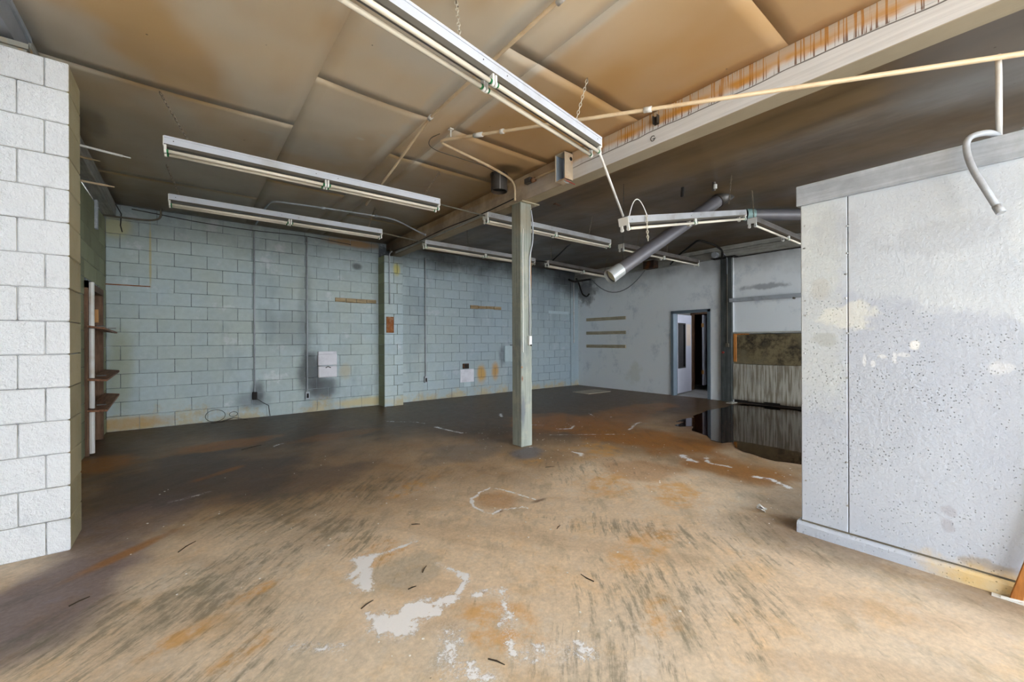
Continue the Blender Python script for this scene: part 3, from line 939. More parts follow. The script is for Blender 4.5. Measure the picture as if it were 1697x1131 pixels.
def panel(x0, x1, y0, y1, sag, edge):
    nx = max(3, int((x1 - x0) / 0.10))
    ny = max(3, int((y1 - y0) / 0.10))
    ln = y1 - y0
    m = MB()
    for j in range(ny + 1):
        for i in range(nx + 1):
            u, v = i / nx, j / ny
            x, y = x0 + (x1 - x0) * u, y0 + (y1 - y0) * v
            z = ZC + sagz(x, y) - sag * math.sin(math.pi * u) * math.sin(math.pi * v)
            # the far edge of a sheet has let go a little and curls down
            z -= edge * max(0.0, math.sin(math.pi * u)) * (0.7 + 0.3 * math.sin(x * 3.1 + x0 * 5)) * math.exp(-(1 - v) * ln * 13)
            m.v.append((x, y, min(z, ZC + 0.02)))
    W = nx + 1
    for j in range(ny):
        for i in range(nx):
            m.f.append((j * W + i, (j + 1) * W + i, (j + 1) * W + i + 1, j * W + i + 1))
            m.mi.append(0)
    # skirt that gives the board its thickness
    rim = [i for i in range(W)] + [j * W + nx for j in range(1, ny + 1)] + [ny * W + i for i in range(nx - 1, -1, -1)] + [j * W for j in range(ny - 1, 0, -1)]
    b = len(m.v)
    for k in rim:
        p = m.v[k]
        m.v.append((p[0], p[1], p[2] + 0.013))
    for q in range(len(rim)):
        r2 = (q + 1) % len(rim)
        m.f.append((rim[q], rim[r2], b + r2, b + q))
        m.mi.append(0)
    return m.build('ceiling_panel', M['ceiling'], ceil, True)


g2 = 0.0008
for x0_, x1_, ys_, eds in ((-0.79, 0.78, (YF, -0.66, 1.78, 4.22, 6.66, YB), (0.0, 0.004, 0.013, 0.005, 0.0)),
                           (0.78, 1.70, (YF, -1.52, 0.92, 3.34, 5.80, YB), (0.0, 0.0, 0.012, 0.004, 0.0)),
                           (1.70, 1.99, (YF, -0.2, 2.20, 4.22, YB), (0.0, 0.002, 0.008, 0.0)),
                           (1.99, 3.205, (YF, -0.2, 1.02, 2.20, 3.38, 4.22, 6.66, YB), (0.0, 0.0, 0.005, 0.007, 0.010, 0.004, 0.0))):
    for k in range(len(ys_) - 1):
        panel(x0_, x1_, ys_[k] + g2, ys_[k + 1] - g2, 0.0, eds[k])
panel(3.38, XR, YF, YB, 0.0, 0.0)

# ------------------------------------------------------------------ right-hand far wall with a doorway
DRY0, DRY1, DRZ = 4.335, 5.25, 1.97
w = MB()
T = 0.13
w.box(XR, XR + T, DRY1, YB + 0.2, 0, 3.03)
w.box(XR, XR + T, DRY0, DRY1, DRZ, 3.03)
w.box(XR, XR + T, 3.86, DRY0, 0, 3.03)
w.box(XR + 0.02, XR + T, 3.0, 3.86, 1.43, 3.03)
w.box(XR + 0.02, XR + T, YF, 3.0, 1.43, 3.03)
w.box(XR + T, XR + T + 0.04, YF, 3.9, 0, ZC + 0.12)
wr = structure(w.build('wall_right', M['plaster']), 'pale blue-grey far right wall with a doorway', 'wall')
w = MB()
w.bbox(XR - 0.01, XR + T, YF, 3.85, 0.80, 1.41, 0.006)
wo = w.build('mouldy_board', M['mould'], wr)
w = MB()
nseg = 26
for k in range(nseg):
    ya, yb2 = YF + (3.85 - YF) * k / nseg, YF + (3.85 - YF) * (k + 1) / nseg
    w.box(XR - 0.04, XR + T, ya, yb2, 0.03 + 0.05 * random.random() if k > 12 else 0, 0.80 + 0.006 * math.sin(k))
w.build('concrete_plinth', M['plinth'], wr)
w = MB()
w.box(XR + 0.01, XR + T, YF, 3.85, 0, 0.2)
w.build('eroded_core', M['black'], wr)
w = MB()
w.bbox(XR - 0.03, XR, 3.79, 3.85, 0.84, 1.42)
w.bbox(XR - 0.03, XR, 3.55, 3.79, 1.395, 1.42)
w.build('orange_edge_strip', M['orange_wood'], wr)
w = MB()
w.box(XR - 0.015, XR + 0.02, YF, 3.85, 1.425, 1.455)
w.build('pale_lip', M['pale_board'], wr)
# door frame
w = MB()
for a, b in ((DRY0 - 0.0, DRY0 + 0.06), (DRY1 - 0.06, DRY1)):
    w.box(XR - 0.03, XR + T + 0.01, a, b, 0, DRZ)
w.box(XR - 0.03, XR + T + 0.01, DRY0, DRY1, DRZ - 0.06, DRZ)
d1 = structure(w.build('door_1', M['frame_grey']), 'dark grey door frame in the far right wall', 'door')
# the leaf, swung into the next room
hinge = Vector((XR + T, DRY1 - 0.075, 0))
tip = Vector((9.90, 5.285, 0))
ang = math.atan2(tip.y - hinge.y, tip.x - hinge.x)
LW = (tip - hinge).length
lm = Matrix.Translation(hinge) @ Matrix.Rotation(ang, 4, 'Z')
w = MB()
w.box(0, LW, 0, 0.04, 0.03, 0.62, M=lm)
w.box(0, LW, 0, 0.04, 1.70, 1.90, M=lm)
w.box(0, 0.02, 0, 0.04, 0.62, 1.70, M=lm)
w.box(0.47, LW, 0, 0.04, 0.62, 1.70, M=lm)
leaf = w.build('door_leaf', M['leaf'], d1)
w = MB()
w.box(0.05, 0.44, 0.015, 0.025, 0.65, 1.67, M=lm)
w.build('vision_panel', M['glass_dark'], leaf)
w = MB()
for q in ((0.02, 0.05, 0.62, 1.70), (0.44, 0.47, 0.62, 1.70), (0.05, 0.44, 0.62, 0.65), (0.05, 0.44, 1.67, 1.70)):
    w.box(q[0], q[1], -0.006, 0.046, q[2], q[3], M=lm)
w.build('panel_bead', M['wire'], leaf)
w = MB()
w.box(0.52, LW - 0.06, -0.003, 0.0, 1.15, 1.68, M=lm)
w.build('notice_sheet', M['paper'], leaf)
# next room
w = MB()
XI = 10.35
w.box(XI, XI + 0.1, 5.52, 6.6, 0, 2.5)
w.box(XI, XI + 0.1, 3.2, 5.08, 0, 2.5)
w.box(XI, XI + 0.1, 5.08, 5.52, 1.97, 2.5)
w.box(XR + T, XI, 6.5, 6.6, 0, 2.5)
w.box(XR + T, XI, 3.2, 3.3, 0, 1.7)
w.box(XR + T, XI, 3.2, 6.6, 2.5, 2.6)
structure(w.build('wall_next_room', M['room']), 'off-white wall seen through the doorway', 'wall')
w = MB()
w.box(XI + 0.1, XI + 1.2, 4.4, 4.45, 0, 2.4)
w.box(XI + 0.1, XI + 1.2, 6.2, 6.25, 0, 2.4)
w.box(XI + 1.2, XI + 1.25, 4.4, 6.25, 0, 2.4)
w.box(XI + 0.1, XI + 1.2, 4.4, 6.25, 2.4, 2.45)
structure(w.build('wall_dark_closet', M['dark_room']), 'dark space beyond the inner doorway', 'wall')
w = MB()
w.box(XI - 0.02, XI + 0.12, 5.50, 5.54, 0, 2.0)
w.box(XI - 0.02, XI + 0.12, 5.06, 5.10, 0, 2.0)
w.box(XI - 0.02, XI + 0.12, 5.06, 5.54, 1.96, 2.0)
d2 = structure(w.build('door_2', M['dark_brown']), 'dark inner doorway seen through the far door', 'door')
w = MB()
w.box(XI - 0.015, XI + 0.50, 5.205, 5.235, 0.14, 1.93)
lf2 = w.build('door_edge', M['leaf'], d2)
for z in (0.42, 1.62):
    w = MB()
    w.box(XI - 0.03, XI - 0.015, 5.19, 5.245, z, z + 0.10)
    w.build('hinge', M['brass'], lf2)
structure(MB().box(XI + 0.62, XI + 1.1, 3.6, 3.7, 0, 0.1).build('trim_3', M['dark_room']))

# timber post against the right wall, with switch and button
w = MB()
w.bbox(XR - 0.055, XR, 3.868, 4.095, 0, 3.0, 0.006)
t = empty('wall_post', (XR - 0.05, 3.98, 0))
tag(t, 'dark grey timber post on the far right wall beside the doorway', 'post')
def under(o, p):
    o.parent = p
    o.matrix_parent_inverse = Matrix.Translation(-Vector(p.location))
    return o
under(w.build('shaft', M['grey_timber']), t)
w = MB()
w.bbox(XR - 0.085, XR - 0.055, 3.92, 3.99, 1.14, 1.22)
under(w.build('switch_box', M['conduit_dark']), t)
w = MB()
w.tube([(XR - 0.065, 3.955, 1.22), (XR - 0.065, 3.955, 1.9), (XR - 0.065, 3.955, 2.9)], 0.008, 6)
under(w.build('conduit', M['conduit_dark']), t)
w = MB()
w.tube([(XR - 0.055, 4.04, 1.03), (XR - 0.085, 4.04, 1.03)], 0.022, 10)
under(w.build('button', M['red']), t)
w = MB()
w.box(XR - 0.22, XR - 0.04, 3.74, 4.22, 3.0, 3.012)
for yy in (3.80, 4.16):
    w.tube([(XR - 0.19, yy, 3.0), (XR - 0.19, yy, 2.985)], 0.012, 6)
under(w.build('bearing_plate', M['black']), t)
# horizontal rail right of the post
w = MB()
w.prism_x([(-0.05, 0), (0.05, 0), (0.05, -0.06), (0.02, -0.075), (-0.05, -0.075)], 0, 1.5)
me = w.mesh('wall_rail', M['conduit_grey'])
t = link('wall_rail', me)
t.matrix_world = Matrix.Translation((XR - 0.05, 3.90, 2.15)) @ Matrix.Rotation(R(-90), 4, 'Z')
tag(t, 'grey metal rail fixed across the far wall right of the dark post', 'rail')
w = MB()
w.tube([(1.17, -0.05, -0.09), (1.17, -0.10, -0.09)], 0.02, 8)
o = w.build('end_knob', M['conduit_dark'], t)
# the two boards along the top of the right wall
w = MB()
w.bbox(XR - 0.15, XR + T, YF, YB, 3.02, 3.15, 0.006)
structure(w.build('trim_1', M['ledger']), 'lower grey ledger board along the top of the far right wall', 'trim')
w = MB()
w.bbox(XR - 0.12, XR + T, YF, YB, 3.16, ZC - 0.03, 0.006)
w.box(XR + 0.02, XR + T, YF, YB, 3.0, ZC + 0.12)
structure(w.build('trim_2', M['pale_board']), 'upper pale ledger board along the top of the far right wall', 'trim')

# ledger on the left wall, carried on over the side opening
w = MB()
w.bbox(XL - 0.02, -0.79, 4.06, YB, 3.10, ZC, 0.004)
structure(w.build('trim_4', M['ledger']), 'grey ledger board between the left wall and the ceiling', 'trim')
hd = empty('steel_header', (-0.9, 2.0, 3.02))
tag(hd, 'grey steel header resting on the white block wall end', 'steel beam')
w = MB()
w.box(-0.86, -0.80, YF, 4.05, 3.10, ZC)
under(w.build('web', M['steel_header']), hd)
w = MB()
w.box(-0.80, -0.785, YF, 4.05, 3.245, ZC)
under(w.build('top_flange', M['cap']), hd)
w = MB()
w.box(-1.00, -0.735, 3.72, 4.03, 3.045, 3.075)
w.box(-0.99, -0.745, 3.74, 4.03, 3.022, 3.045)
under(w.build('bearing_plate', M['header_plate']), hd)
w = MB()
w.box(-0.93, -0.905, 3.74, 3.80, 3.075, 3.14)
under(w.build('stiffener', M['cap']), hd)

# front of the building behind the camera (never in view); second opening added for daylight
w = MB()
w.box(-1.1, -0.95, YF - 0.15, YF, 0, ZC)
w.box(3.3, 3.65, YF - 0.15, YF, 0, ZC)
w.box(8.75, XR + 0.2, YF - 0.15, YF, 0, ZC)
w.box(-1.1, XR + 0.2, YF - 0.15, YF, 3.12, ZC + 0.12)
structure(w.build('wall_front', M['front']), 'front wall behind the camera, second door opening added for daylight', 'wall')
w = MB()
w.box(-1.75, -1.60, 3.72, YB + 0.2, 0, ZC + 0.12)
w.box(-1.25, -1.10, YF, 3.72, 0, ZC + 0.12)  # unseen wall added across the side opening to hold back daylight
w.box(-1.75, -1.10, 3.60, 3.72, 0, ZC + 0.12)
structure(w.build('wall_left_daylight_stop', M['front']), 'added outer wall keeping side daylight out behind the white block wall end', 'wall')

# ------------------------------------------------------------------ near partition on the right
PT = 0.24
pt = empty('wall_partition', (PX, -0.3, 0))
structure(pt, 'pitted white concrete partition on the right under the beam line', 'wall')
def sheet(y0, y1, z0, z1, name):
    m = MB()
    m.bbox(PX, PX + PT, y0, y1, z0, z1, 0.005)
    return under(m.build(name, M['partition']), pt)
sheet(0.7155, 0.965, 0.0, 2.19, 'concrete_panel')
sheet(YF, 0.714, 0.0, 2.19, 'concrete_panel')
w = MB()
w.bbox(PX - 0.022, PX + PT + 0.02, YF, 0.985, 2.185, 2.318, 0.004)
under(w.build('cap_board', M['cap']), pt)
w = MB()
w.box(PX + 0.004, PX + 0.02, 0.70, 0.73, 0.0, 2.185)
under(w.build('joint_filler', M['wire']), pt)
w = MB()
w.box(PX - 0.003, PX + 0.02, YF, 0.963, 0.074, 0.084)  # dark strip that paints in the shade line above the curb
under(w.build('curb_shadow_line', M['conduit_dark']), pt)
w = MB()
n_ = 24
prof = [(PX - 0.03, 0), (PX - 0.03, 0.058), (PX - 0.018, 0.072), (PX + 0.01, 0.076), (PX + PT, 0.076), (PX + PT, 0)]
for k in range(n_ + 1):
    y = YF + (0.985 - YF) * k / n_
    jz = random.uniform(-0.003, 0.003)
    jx = random.uniform(-0.003, 0.003)
    w.v += [(a + (jx if a < PX else 0), y, b + (jz if b > 0 else 0)) for a, b in prof]
for k in range(n_):
    for q in range(6):
        w.f.append((k * 6 + q, k * 6 + (q + 1) % 6, (k + 1) * 6 + (q + 1) % 6, (k + 1) * 6 + q))
        w.mi.append(0)
w.f.append(tuple(n_ * 6 + q for q in range(6)))
w.mi.append(0)
under(w.build('curb', M['partition']), pt)
for z in (0.25, 0.52, 1.05, 1.33, 1.55, 1.70, 1.83, 2.0):
    w = MB()
    w.tube([(PX + 0.003, 0.72 + random.uniform(-.012, .012), z), (PX - 0.003, 0.72, z)], 0.006, 6)
    under(w.build('screw', M['screw']), pt)
for z in (0.35, 1.45, 1.55, 1.9, 2.05, 1.2):
    w = MB()
    w.tube([(PX + 0.003, 0.94 + random.uniform(-.012, .012), z), (PX - 0.003, 0.94, z)], 0.005, 6)
    under(w.build('screw', M['screw']), pt)

# ------------------------------------------------------------------ beam and post
bt = empty('ceiling_beam', (3.29, 4.0, 2.985))
tag(bt, 'painted timber ceiling beam with orange drip stains along its side', 'beam')
w = MB()
w.bbox(3.205, 3.38, YF, 8.0, 2.985, 3.135, 0.004)
under(w.build('lower_timber', M['beam']), bt)
w = MB()
w.bbox(3.211, 3.38, YF, 8.19, 3.135, ZC + 0.01, 0.003)
under(w.build('upper_timber', M['beam']), bt)
w = MB()
w.box(3.20, 3.205, 4.6, 7.7, 3.0, 3.035)
under(w.build('cable_strip', M['pale_board']), bt)
w = MB()       # cable that runs along the lower edge towards the back
w.tube([(3.195, y, 3.05 - 0.01 * math.sin(y * 3)) for y in np.linspace(3.95, 7.75, 26)], 0.007, 6)
under(w.build('cable', M['wire']), bt)
w = MB()       # bracket near the drips
w.box(3.175, 3.21, 1.995, 2.0, 3.165, 3.235)
w.box(3.175, 3.21, 2.035, 2.04, 3.165, 3.235)
w.box(3.205, 3.21, 1.995, 2.04, 3.16, 3.235)
under(w.build('hanger_bracket', M['flue']), bt)
w = MB()       # scribbled mark
gm = [(3.2035, 2.055 - 0.020 * math.cos(a), 3.055 + 0.022 * math.sin(a)) for a in np.linspace(0.6, 5.4, 14)]
gm += [(3.2035, 2.03, 3.052), (3.2035, 2.055, 3.050)]
w.tube(gm, 0.003, 5)
under(w.build('pen_mark', M['ink']), bt)
w = MB()
w.box(3.168, 3.45, 3.80, 4.05, 2.974, 2.985)
for xx, yy in ((3.40, 3.83), (3.43, 3.94)):
    w.tube([(xx, yy, 2.972), (xx, yy, 2.962)], 0.009, 6)
under(w.build('bearing_plate', M['tan_batten']), bt)

po = empty('support_post', (3.26, 3.92, 0))
tag(po, 'grey-green painted timber post standing in the middle of the floor', 'post')
w = MB()
w.bbox(3.172, 3.346, 3.832, 4.012, 0, 2.973, 0.008)
under(w.build('shaft', M['post']), po)
w = MB()
w.tube([(3.195, 3.824, 1.15), (3.197, 3.824, 2.35), (3.203, 3.824, 2.65)], 0.006, 6)
under(w.build('cord', M['conduit_white']), po)
w = MB()
w.tube(bend([(3.30, 3.822, 1.36), (3.30, 3.822, 2.33), (3.352, 3.815, 2.50), (3.352, 3.815, 2.74), (3.335, 3.83, 2.90)], 0.08), 0.009, 8)
cdx = under(w.build('conduit', M['conduit_grey'], smooth=True), po)
w = MB()
w.bbox(3.278, 3.322, 3.80, 3.832, 1.235, 1.35, 0.005)
under(w.build('outlet_box', M['conduit_white']), po)
w = MB()
w.box(3.29, 3.31, 3.795, 3.80, 1.225, 1.245)
under(w.build('outlet_slot', M['black']), po)
w = MB()
w.tube([(3.183, 3.833, 0.97), (3.183, 3.829, 0.97)], 0.012, 8)
under(w.build('rusty_plate', M['rust']), po)

# ------------------------------------------------------------------ strip lights
LL = 2.44
F = {}
def fixture_meshes():
    w = MB()
    w.prism_x([(-0.056, -0.004), (0.056, -0.004), (0.056, -0.060), (0.030, -0.074), (-0.030, -0.074), (-0.056, -0.060)], 0, LL)
    for st, (ma, mb_) in dict(clean=('enamel', 'enamel_under'), dingy=('enamel_dingy', 'enamel_under'), sooty=('enamel_sooty', 'soot_shade_under')).items():
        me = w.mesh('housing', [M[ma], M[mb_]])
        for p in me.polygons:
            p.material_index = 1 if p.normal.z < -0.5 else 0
        F['housing', st] = me
    w = MB()
    w.prism_x([(-0.062, 0.003), (0.062, 0.003), (0.062, -0.012), (0.0575, -0.012), (0.0575, 0.0), (-0.0575, 0.0), (-0.0575, -0.012), (-0.062, -0.012)], 0, LL)
    for st, ma in dict(clean='enamel', dingy='enamel_dingy', sooty='enamel_sooty').items():
        F['lid', st] = w.mesh('lid', M[ma])
    w = MB()
    w.bbox(-0.006, 0, -0.060, 0.060, -0.078, 0.0, 0.002)
    F['end_plate'] = w.mesh('end_plate', M['socket'])
    w = MB()
    n = 12
    w.tube([(0, 0, 0), (1.185, 0, 0)], 0.0145, n)
    F['tube'] = w.mesh('lamp_tube', M['tube'], True)
    w = MB()
    w.tube([(0.0, 0, 0), (0.014, 0, 0)], 0.0158, n)
    F['ring'] = w.mesh('end_ring', M['GREEN'], True)
    w = MB()
    w.bbox(-0.008, 0.008, -0.015, 0.015, -0.003, 0.05, 0.003)
    w.tube([(-0.008, 0, -0.002), (0.008, 0, -0.002)], 0.0175, 12)
    F['socket'] = w.mesh('lamp_holder', M['socket'], False)
    w = MB()
    w.tube([(0, 0, 0), (0, 0.0015, 0)], 0.004, 6)
    F['screw'] = w.mesh('screw', M['wire'])


fixture_meshes()


def chain_mesh(a, b, mat, r=0.0035, ll=0.034):
    a, b = Vector(a), Vector(b)
    d = b - a
    n = max(3, int(d.length / (ll * 0.8)))
    t = d.normalized()
    u = t.orthogonal().normalized()
    v = t.cross(u)
    w = MB()
    for k in range(n):
        c = a + d * ((k + 0.5) / n)
        s_ = u if k % 2 else v
        h = d.length / n * 0.62
        ring = []
        for j in range(8):
            an = 2 * math.pi * j / 8
            ring.append(c + t * math.cos(an) * h + s_ * math.sin(an) * 0.009)
        w.tube(ring + [ring[0]], r * 0.8, 4, False)
    return w.mesh('chain', mat)


def strip_light(A, B, label, chains, missing=(), chain_mat=None, state='clean'):
    """A, B: top-centre ends"""
    A, B = Vector(A), Vector(B)
    x = (B - A).normalized()
    y = Vector((0, 0, 1)).cross(x).normalized()
    z = x.cross(y)
    Mx = Matrix((x, y, z)).transposed().to_4x4()
    Mx.translation = A
    t = empty('strip_light')
    t.matrix_world = Mx
    tag(t, label, 'strip light', 'hanging fluorescent strip lights')
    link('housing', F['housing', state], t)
    link('lid', F['lid', state], t)
    link('end_plate', F['end_plate'], t)
    link('end_plate', F['end_plate'], t, (LL + 0.006, 0, 0))
    k = 0
    for sy in (-1, 1):
        for h in (0, 1):
            k += 1
            if (sy, h) in missing:
                continue
            tb = link('lamp_tube', F['tube'], t, (0.014 + h * 1.226, sy * 0.038, -0.112))
            for xx in (0.0, 1.171):
                link('end_ring', F['ring'], tb, (xx, 0, 0))
        for xx in (0.008, LL / 2 - 0.012, LL / 2 + 0.012, LL - 0.008):
            link('lamp_holder', F['socket'], t, (xx, sy * 0.038, -0.114))
        for xx in (0.06, LL / 2 - 0.1, LL / 2 + 0.1, LL - 0.06):
            link('screw', F['screw'], t, (xx, sy * 0.0575 - (0.0015 if sy < 0 else 0), -0.03))
    inv = Mx.inverted()
    for c0, c1 in chains:
        link('chain', chain_mesh(inv @ Vector(c0), inv @ Vector(c1), chain_mat or M['chain']), t)
        hk = MB()
        p = Vector(c0)
        hk.tube([inv @ (p + Vector((0.0, 0, 0.03))), inv @ (p + Vector((0, 0, -0.01))), inv @ (p + Vector((0.012, 0.006, -0.028))), inv @ (p + Vector((0.02, 0.012, -0.01)))], 0.004, 5)
        hk.build('ceiling_hook', M['chain'], t)
    return t, Mx


a1 = R(9.4)
e1 = Vector((2.63, 2.215, 2.93))
s1 = e1 - Vector((math.cos(a1), math.sin(a1), 0)) * LL
L1, _ = strip_light(s1, e1, 'large twin-tube strip light at top of picture, nearest the camera', [((1.24, 2.08, 3.27), (1.21, 1.98, 2.93)), ((2.39, 2.09, 3.27), (2.33, 2.165, 2.93))], chain_mat=M['chain_pale'])
L2, _ = strip_light((-0.135, 4.34, 2.935), (2.305, 4.305, 2.935), 'strip light hanging left of the beam, in front of the lower one by the wall', [((-0.16, 4.28, 3.27), (0.03, 4.33, 2.935)), ((2.33, 4.31, 3.27), (2.12, 4.31, 2.935))])
L3, _ = strip_light((-0.15, 6.06, 2.955), (2.29, 6.055, 2.955), 'strip light nearest the left half of the block wall', [((-0.17, 6.0, 3.27), (-0.05, 6.06, 2.955)), ((2.2, 6.05, 3.27), (2.1, 6.05, 2.955))])
L4, _ = strip_light((3.05, 4.40, 2.95), (5.49, 4.36, 2.95), 'strip light passing behind the middle of the painted post top', [((4.99, 4.26, 3.27), (5.02, 4.37, 2.95)), ((3.55, 4.4, 3.27), (3.5, 4.39, 2.95))], state='dingy')
L5, _ = strip_light((3.08, 6.22, 2.95), (5.52, 6.27, 2.95), 'strip light starting under the far end of the beam, by the pilaster', [((3.9, 6.2, 3.27), (3.95, 6.24, 2.95)), ((5.3, 6.2, 3.27), (5.3, 6.26, 2.95))], state='dingy')
L6, _ = strip_light((5.86, 6.24, 2.95), (8.29, 6.46, 2.95), 'strip light in the far corner, ending by the duct\'s open end', [((5.95, 6.2, 3.27), (6.0, 6.25, 2.95)), ((7.9, 6.3, 3.27), (7.95, 6.43, 2.95))], state='sooty')
L7, m7 = strip_light((3.34, 2.47, 2.485), (5.72, 2.37, 2.985), 'tilted strip light with one end fallen, a rod rising from it', [((5.10, 2.22, 3.27), (5.35, 2.36, 3.0))], missing=((1, 0), (1, 1)), state='dingy')
L8, _ = strip_light((6.06, 2.37, 2.955), (8.50, 2.36, 2.955), 'strip light running behind the top corner of the white partition', [((5.70, 2.23, 3.27), (6.12, 2.37, 2.955)), ((8.0, 2.3, 3.27), (8.0, 2.36, 2.955))], missing=((1, 0), (1, 1)), state='sooty')
L9, _ = strip_light((5.85, 4.37, 2.945), (8.29, 4.31, 2.945), 'dark strip light crossing behind the slanting duct', [((6.3, 4.3, 3.27), (6.3, 4.36, 2.945)), ((7.2, 4.3, 3.27), (7.2, 4.33, 2.945))], missing=((1, 0), (1, 1)), state='sooty')
# loose wire loop and pull chain on the fallen light
i7 = m7.inverted()
w = MB()
w.tube([i7 @ Vector(p) for p in arc((3.42, 2.46, 2.50), (3.50, 2.44, 2.86), (3.60, 2.38, 2.54), 12)], 0.005, 6)
w.build('wire_loop', M['conduit_white'], L7)
w = MB()
pts = [(3.60, 2.385, 2.54), (3.605, 2.375, 2.45), (3.605, 2.372, 2.35), (3.605, 2.37, 2.28)]
link('pull_chain', chain_mesh(i7 @ Vector(pts[0]), i7 @ Vector(pts[-1]), M['chain_pale'], 0.005, 0.03), L7)

# ------------------------------------------------------------------ conduits and pipes
def pipe(name, pts, r, mat, label, cat='conduit', rad=0.08, clips=(), clipmat=None, group=None, n=10):
    t = empty(name, tuple(pts[0]))
    tag(t, label, cat, group)
    w = MB()
    w.tube(bend(pts, rad) if rad else pts, r, n)
    under(w.build('pipe', mat, smooth=True), t)
    for c0, c1 in clips:
        w = MB()
        w.tube([c0, c1], r * 1.5, n)
        under(w.build('coupling', clipmat or mat, smooth=True), t)
    return t


pipe('ceiling_conduit', [(1.67, YF + 0.05, 3.22), (1.67, 3.25, 3.235), (1.67, 4.10, 3.055), (1.67, 4.88, 2.905)], 0.0125, M['conduit_tan'],
     'tan conduit along the ceiling that droops loose past the near strip light', clips=[((1.67, 1.60, 3.222), (1.67, 1.68, 3.222)), ((1.67, 3.22, 3.235), (1.67, 3.27, 3.232))], clipmat=M['conduit_white'])
p2a = Vector((1.885, 3.518, 3.2))
p2b = Vector((3.27, 0.105, 2.735))
dirn = (p2b - p2a)
p2e = p2a + dirn * 1.40
pt_ = lambda t: tuple(p2a + dirn * t)
pipe('long_conduit', [tuple(p2e), tuple(p2a), (2.60, 3.69, 3.21), (3.00, 3.83, 3.22), (3.165, 3.93, 3.20), (3.165, 3.93, 3.01)], 0.0135, M['conduit_tan'],
     'long tan conduit crossing under the ceiling and doubling back to the post', rad=0.10,
     clips=[(pt_(0.52), pt_(0.535)), (pt_(0.115), pt_(0.14)), (pt_(0.19), pt_(0.20))], clipmat=M['conduit_white'])
w = MB()
w.tube([tuple(p2a + Vector((0.06, -0.15, 0.0))), tuple(p2a + Vector((0.06, -0.15, 0.075)))], 0.006, 6)
w.box(p2a.x + 0.04, p2a.x + 0.08, p2a.y - 0.17, p2a.y - 0.13, 3.265, 3.275)
tag(w.build('conduit_hanger', M['conduit_white']), 'small white hanger holding the corner of the long tan conduit', 'hanger')
# vertical drop to the partition cap, and bent stub pipe
pipe('drop_pipe', [(3.315, 0.108, 2.765), (3.30, 0.105, 2.68), (3.30, 0.105, 2.318)], 0.0125, M['conduit_white'],
     'white vertical pipe standing on the partition cap board', 'pipe', 0.06)
jp = pipe('bent_pipe', [(3.33, 0.10, 2.338), (3.20, 0.135, 2.345), (3.155, 0.215, 2.33), (3.15, 0.20, 2.19), (3.12, 0.10, 1.92)], 0.0148, M['conduit_grey'],
          'bent grey pipe hooked over the partition cap board', 'pipe', 0.10)
w = MB()
w.tube([(3.123, 0.108, 1.945), (3.118, 0.093, 1.905)], 0.018, 10)
under(w.build('end_collar', M['conduit_grey'], smooth=True), jp)
w = MB()
w.tube([(3.30, 0.03, 2.335), (3.32, -0.3, 2.335)], 0.02, 10)
tag(w.build('cap_pipe', M['conduit_grey'], smooth=True), 'grey pipe lying on top of the partition cap at the right edge', 'pipe')
# rod between the near light and the fallen light
pipe('hanging_rod', [(2.66, 2.21, 2.86), (3.325, 2.46, 2.495)], 0.011, M['conduit_white'],
     'straight white rod slanting down from near strip light to the fallen light', 'rod', 0)
# conduit between lights in line
pipe('link_conduit', [(2.33, 4.32, 2.90), (3.03, 4.39, 2.91)], 0.009, M['conduit_dark'], 'thin dark conduit joining two strip lights under the beam', rad=0)
pipe('link_conduit', [(2.29, 6.06, 2.92), (3.08, 6.20, 2.915)], 0.010, M['conduit_dark'], 'thin dark conduit joining two strip lights by the block wall', rad=0)
pipe('link_conduit', [(5.52, 6.27, 2.92), (5.86, 6.24, 2.92)], 0.014, M['black'], 'short charred conduit joining the two far strip lights', rad=0)
# conduit across the ceiling to the beam
pipe('ceiling_branch_conduit', [(0.92, 8.1, 3.26), (0.91, 7.0, 3.25), (0.93, 6.52, 3.24), (1.78, 6.38, 3.24), (2.59, 6.30, 3.24), (3.10, 6.42, 3.13), (3.19, 6.40, 3.10)], 0.012, M['conduit_grey'],
     'pale conduit bending across the ceiling behind the left strip lights to the beam', rad=0.16, clips=[((1.55, 6.42, 3.24), (1.60, 6.41, 3.24)), ((2.3, 6.32, 3.24), (2.34, 6.318, 3.24)), ((3.17, 6.40, 3.10), (3.2, 6.40, 3.10))])
# wall conduits
def wall_conduit(x, z0, z1, y, label, mat, box=True, boxmat=None, clips=()):
    t = pipe('wall_conduit', [(x, y, z1), (x, y, z0)], 0.0125, mat, label, rad=0, clips=[((x, y, c), (x, y, c + 0.03)) for c in clips])
    if box:
        w = MB()
        w.bbox(x - 0.035, x + 0.035, y - 0.03, y + 0.025, z0 - 0.13, z0, 0.006)
        b = under(w.build('outlet_box', boxmat or M['conduit_grey']), t)
        w = MB()
        w.box(x - 0.018, x + 0.018, y - 0.033, y - 0.03, z0 - 0.11, z0 - 0.03)
        under(w.build('outlet_face', M['black']), b) if False else under(w.build('outlet_face', M['black']), t)
    return t
wall_conduit(0.905, 0.44, 3.16, YB - 0.03, 'wall conduit left of the white box, furthest left of the four', M['conduit_grey'], True, M['black'], (1.40, 2.45))
wall_conduit(1.72, 0.38, 3.20, YB - 0.03, 'wall conduit running down just left of the white wall box', M['conduit_grey'], True, None, (1.5, 3.1))
wall_conduit(4.07, 0.52, 3.10, YB - 0.03, 'wall conduit right of the pilaster ending in a dark outlet', M['conduit_grey'], True, None, (1.35, 2.5))
pipe('pilaster_conduit', [(3.13, 7.70, 3.03), (3.14, 7.86, 3.02), (3.145, 7.855, 2.9), (3.145, 7.855, 2.02)], 0.012, M['conduit_grey'], 'short conduit curving from the beam down the pilaster', rad=0.07)
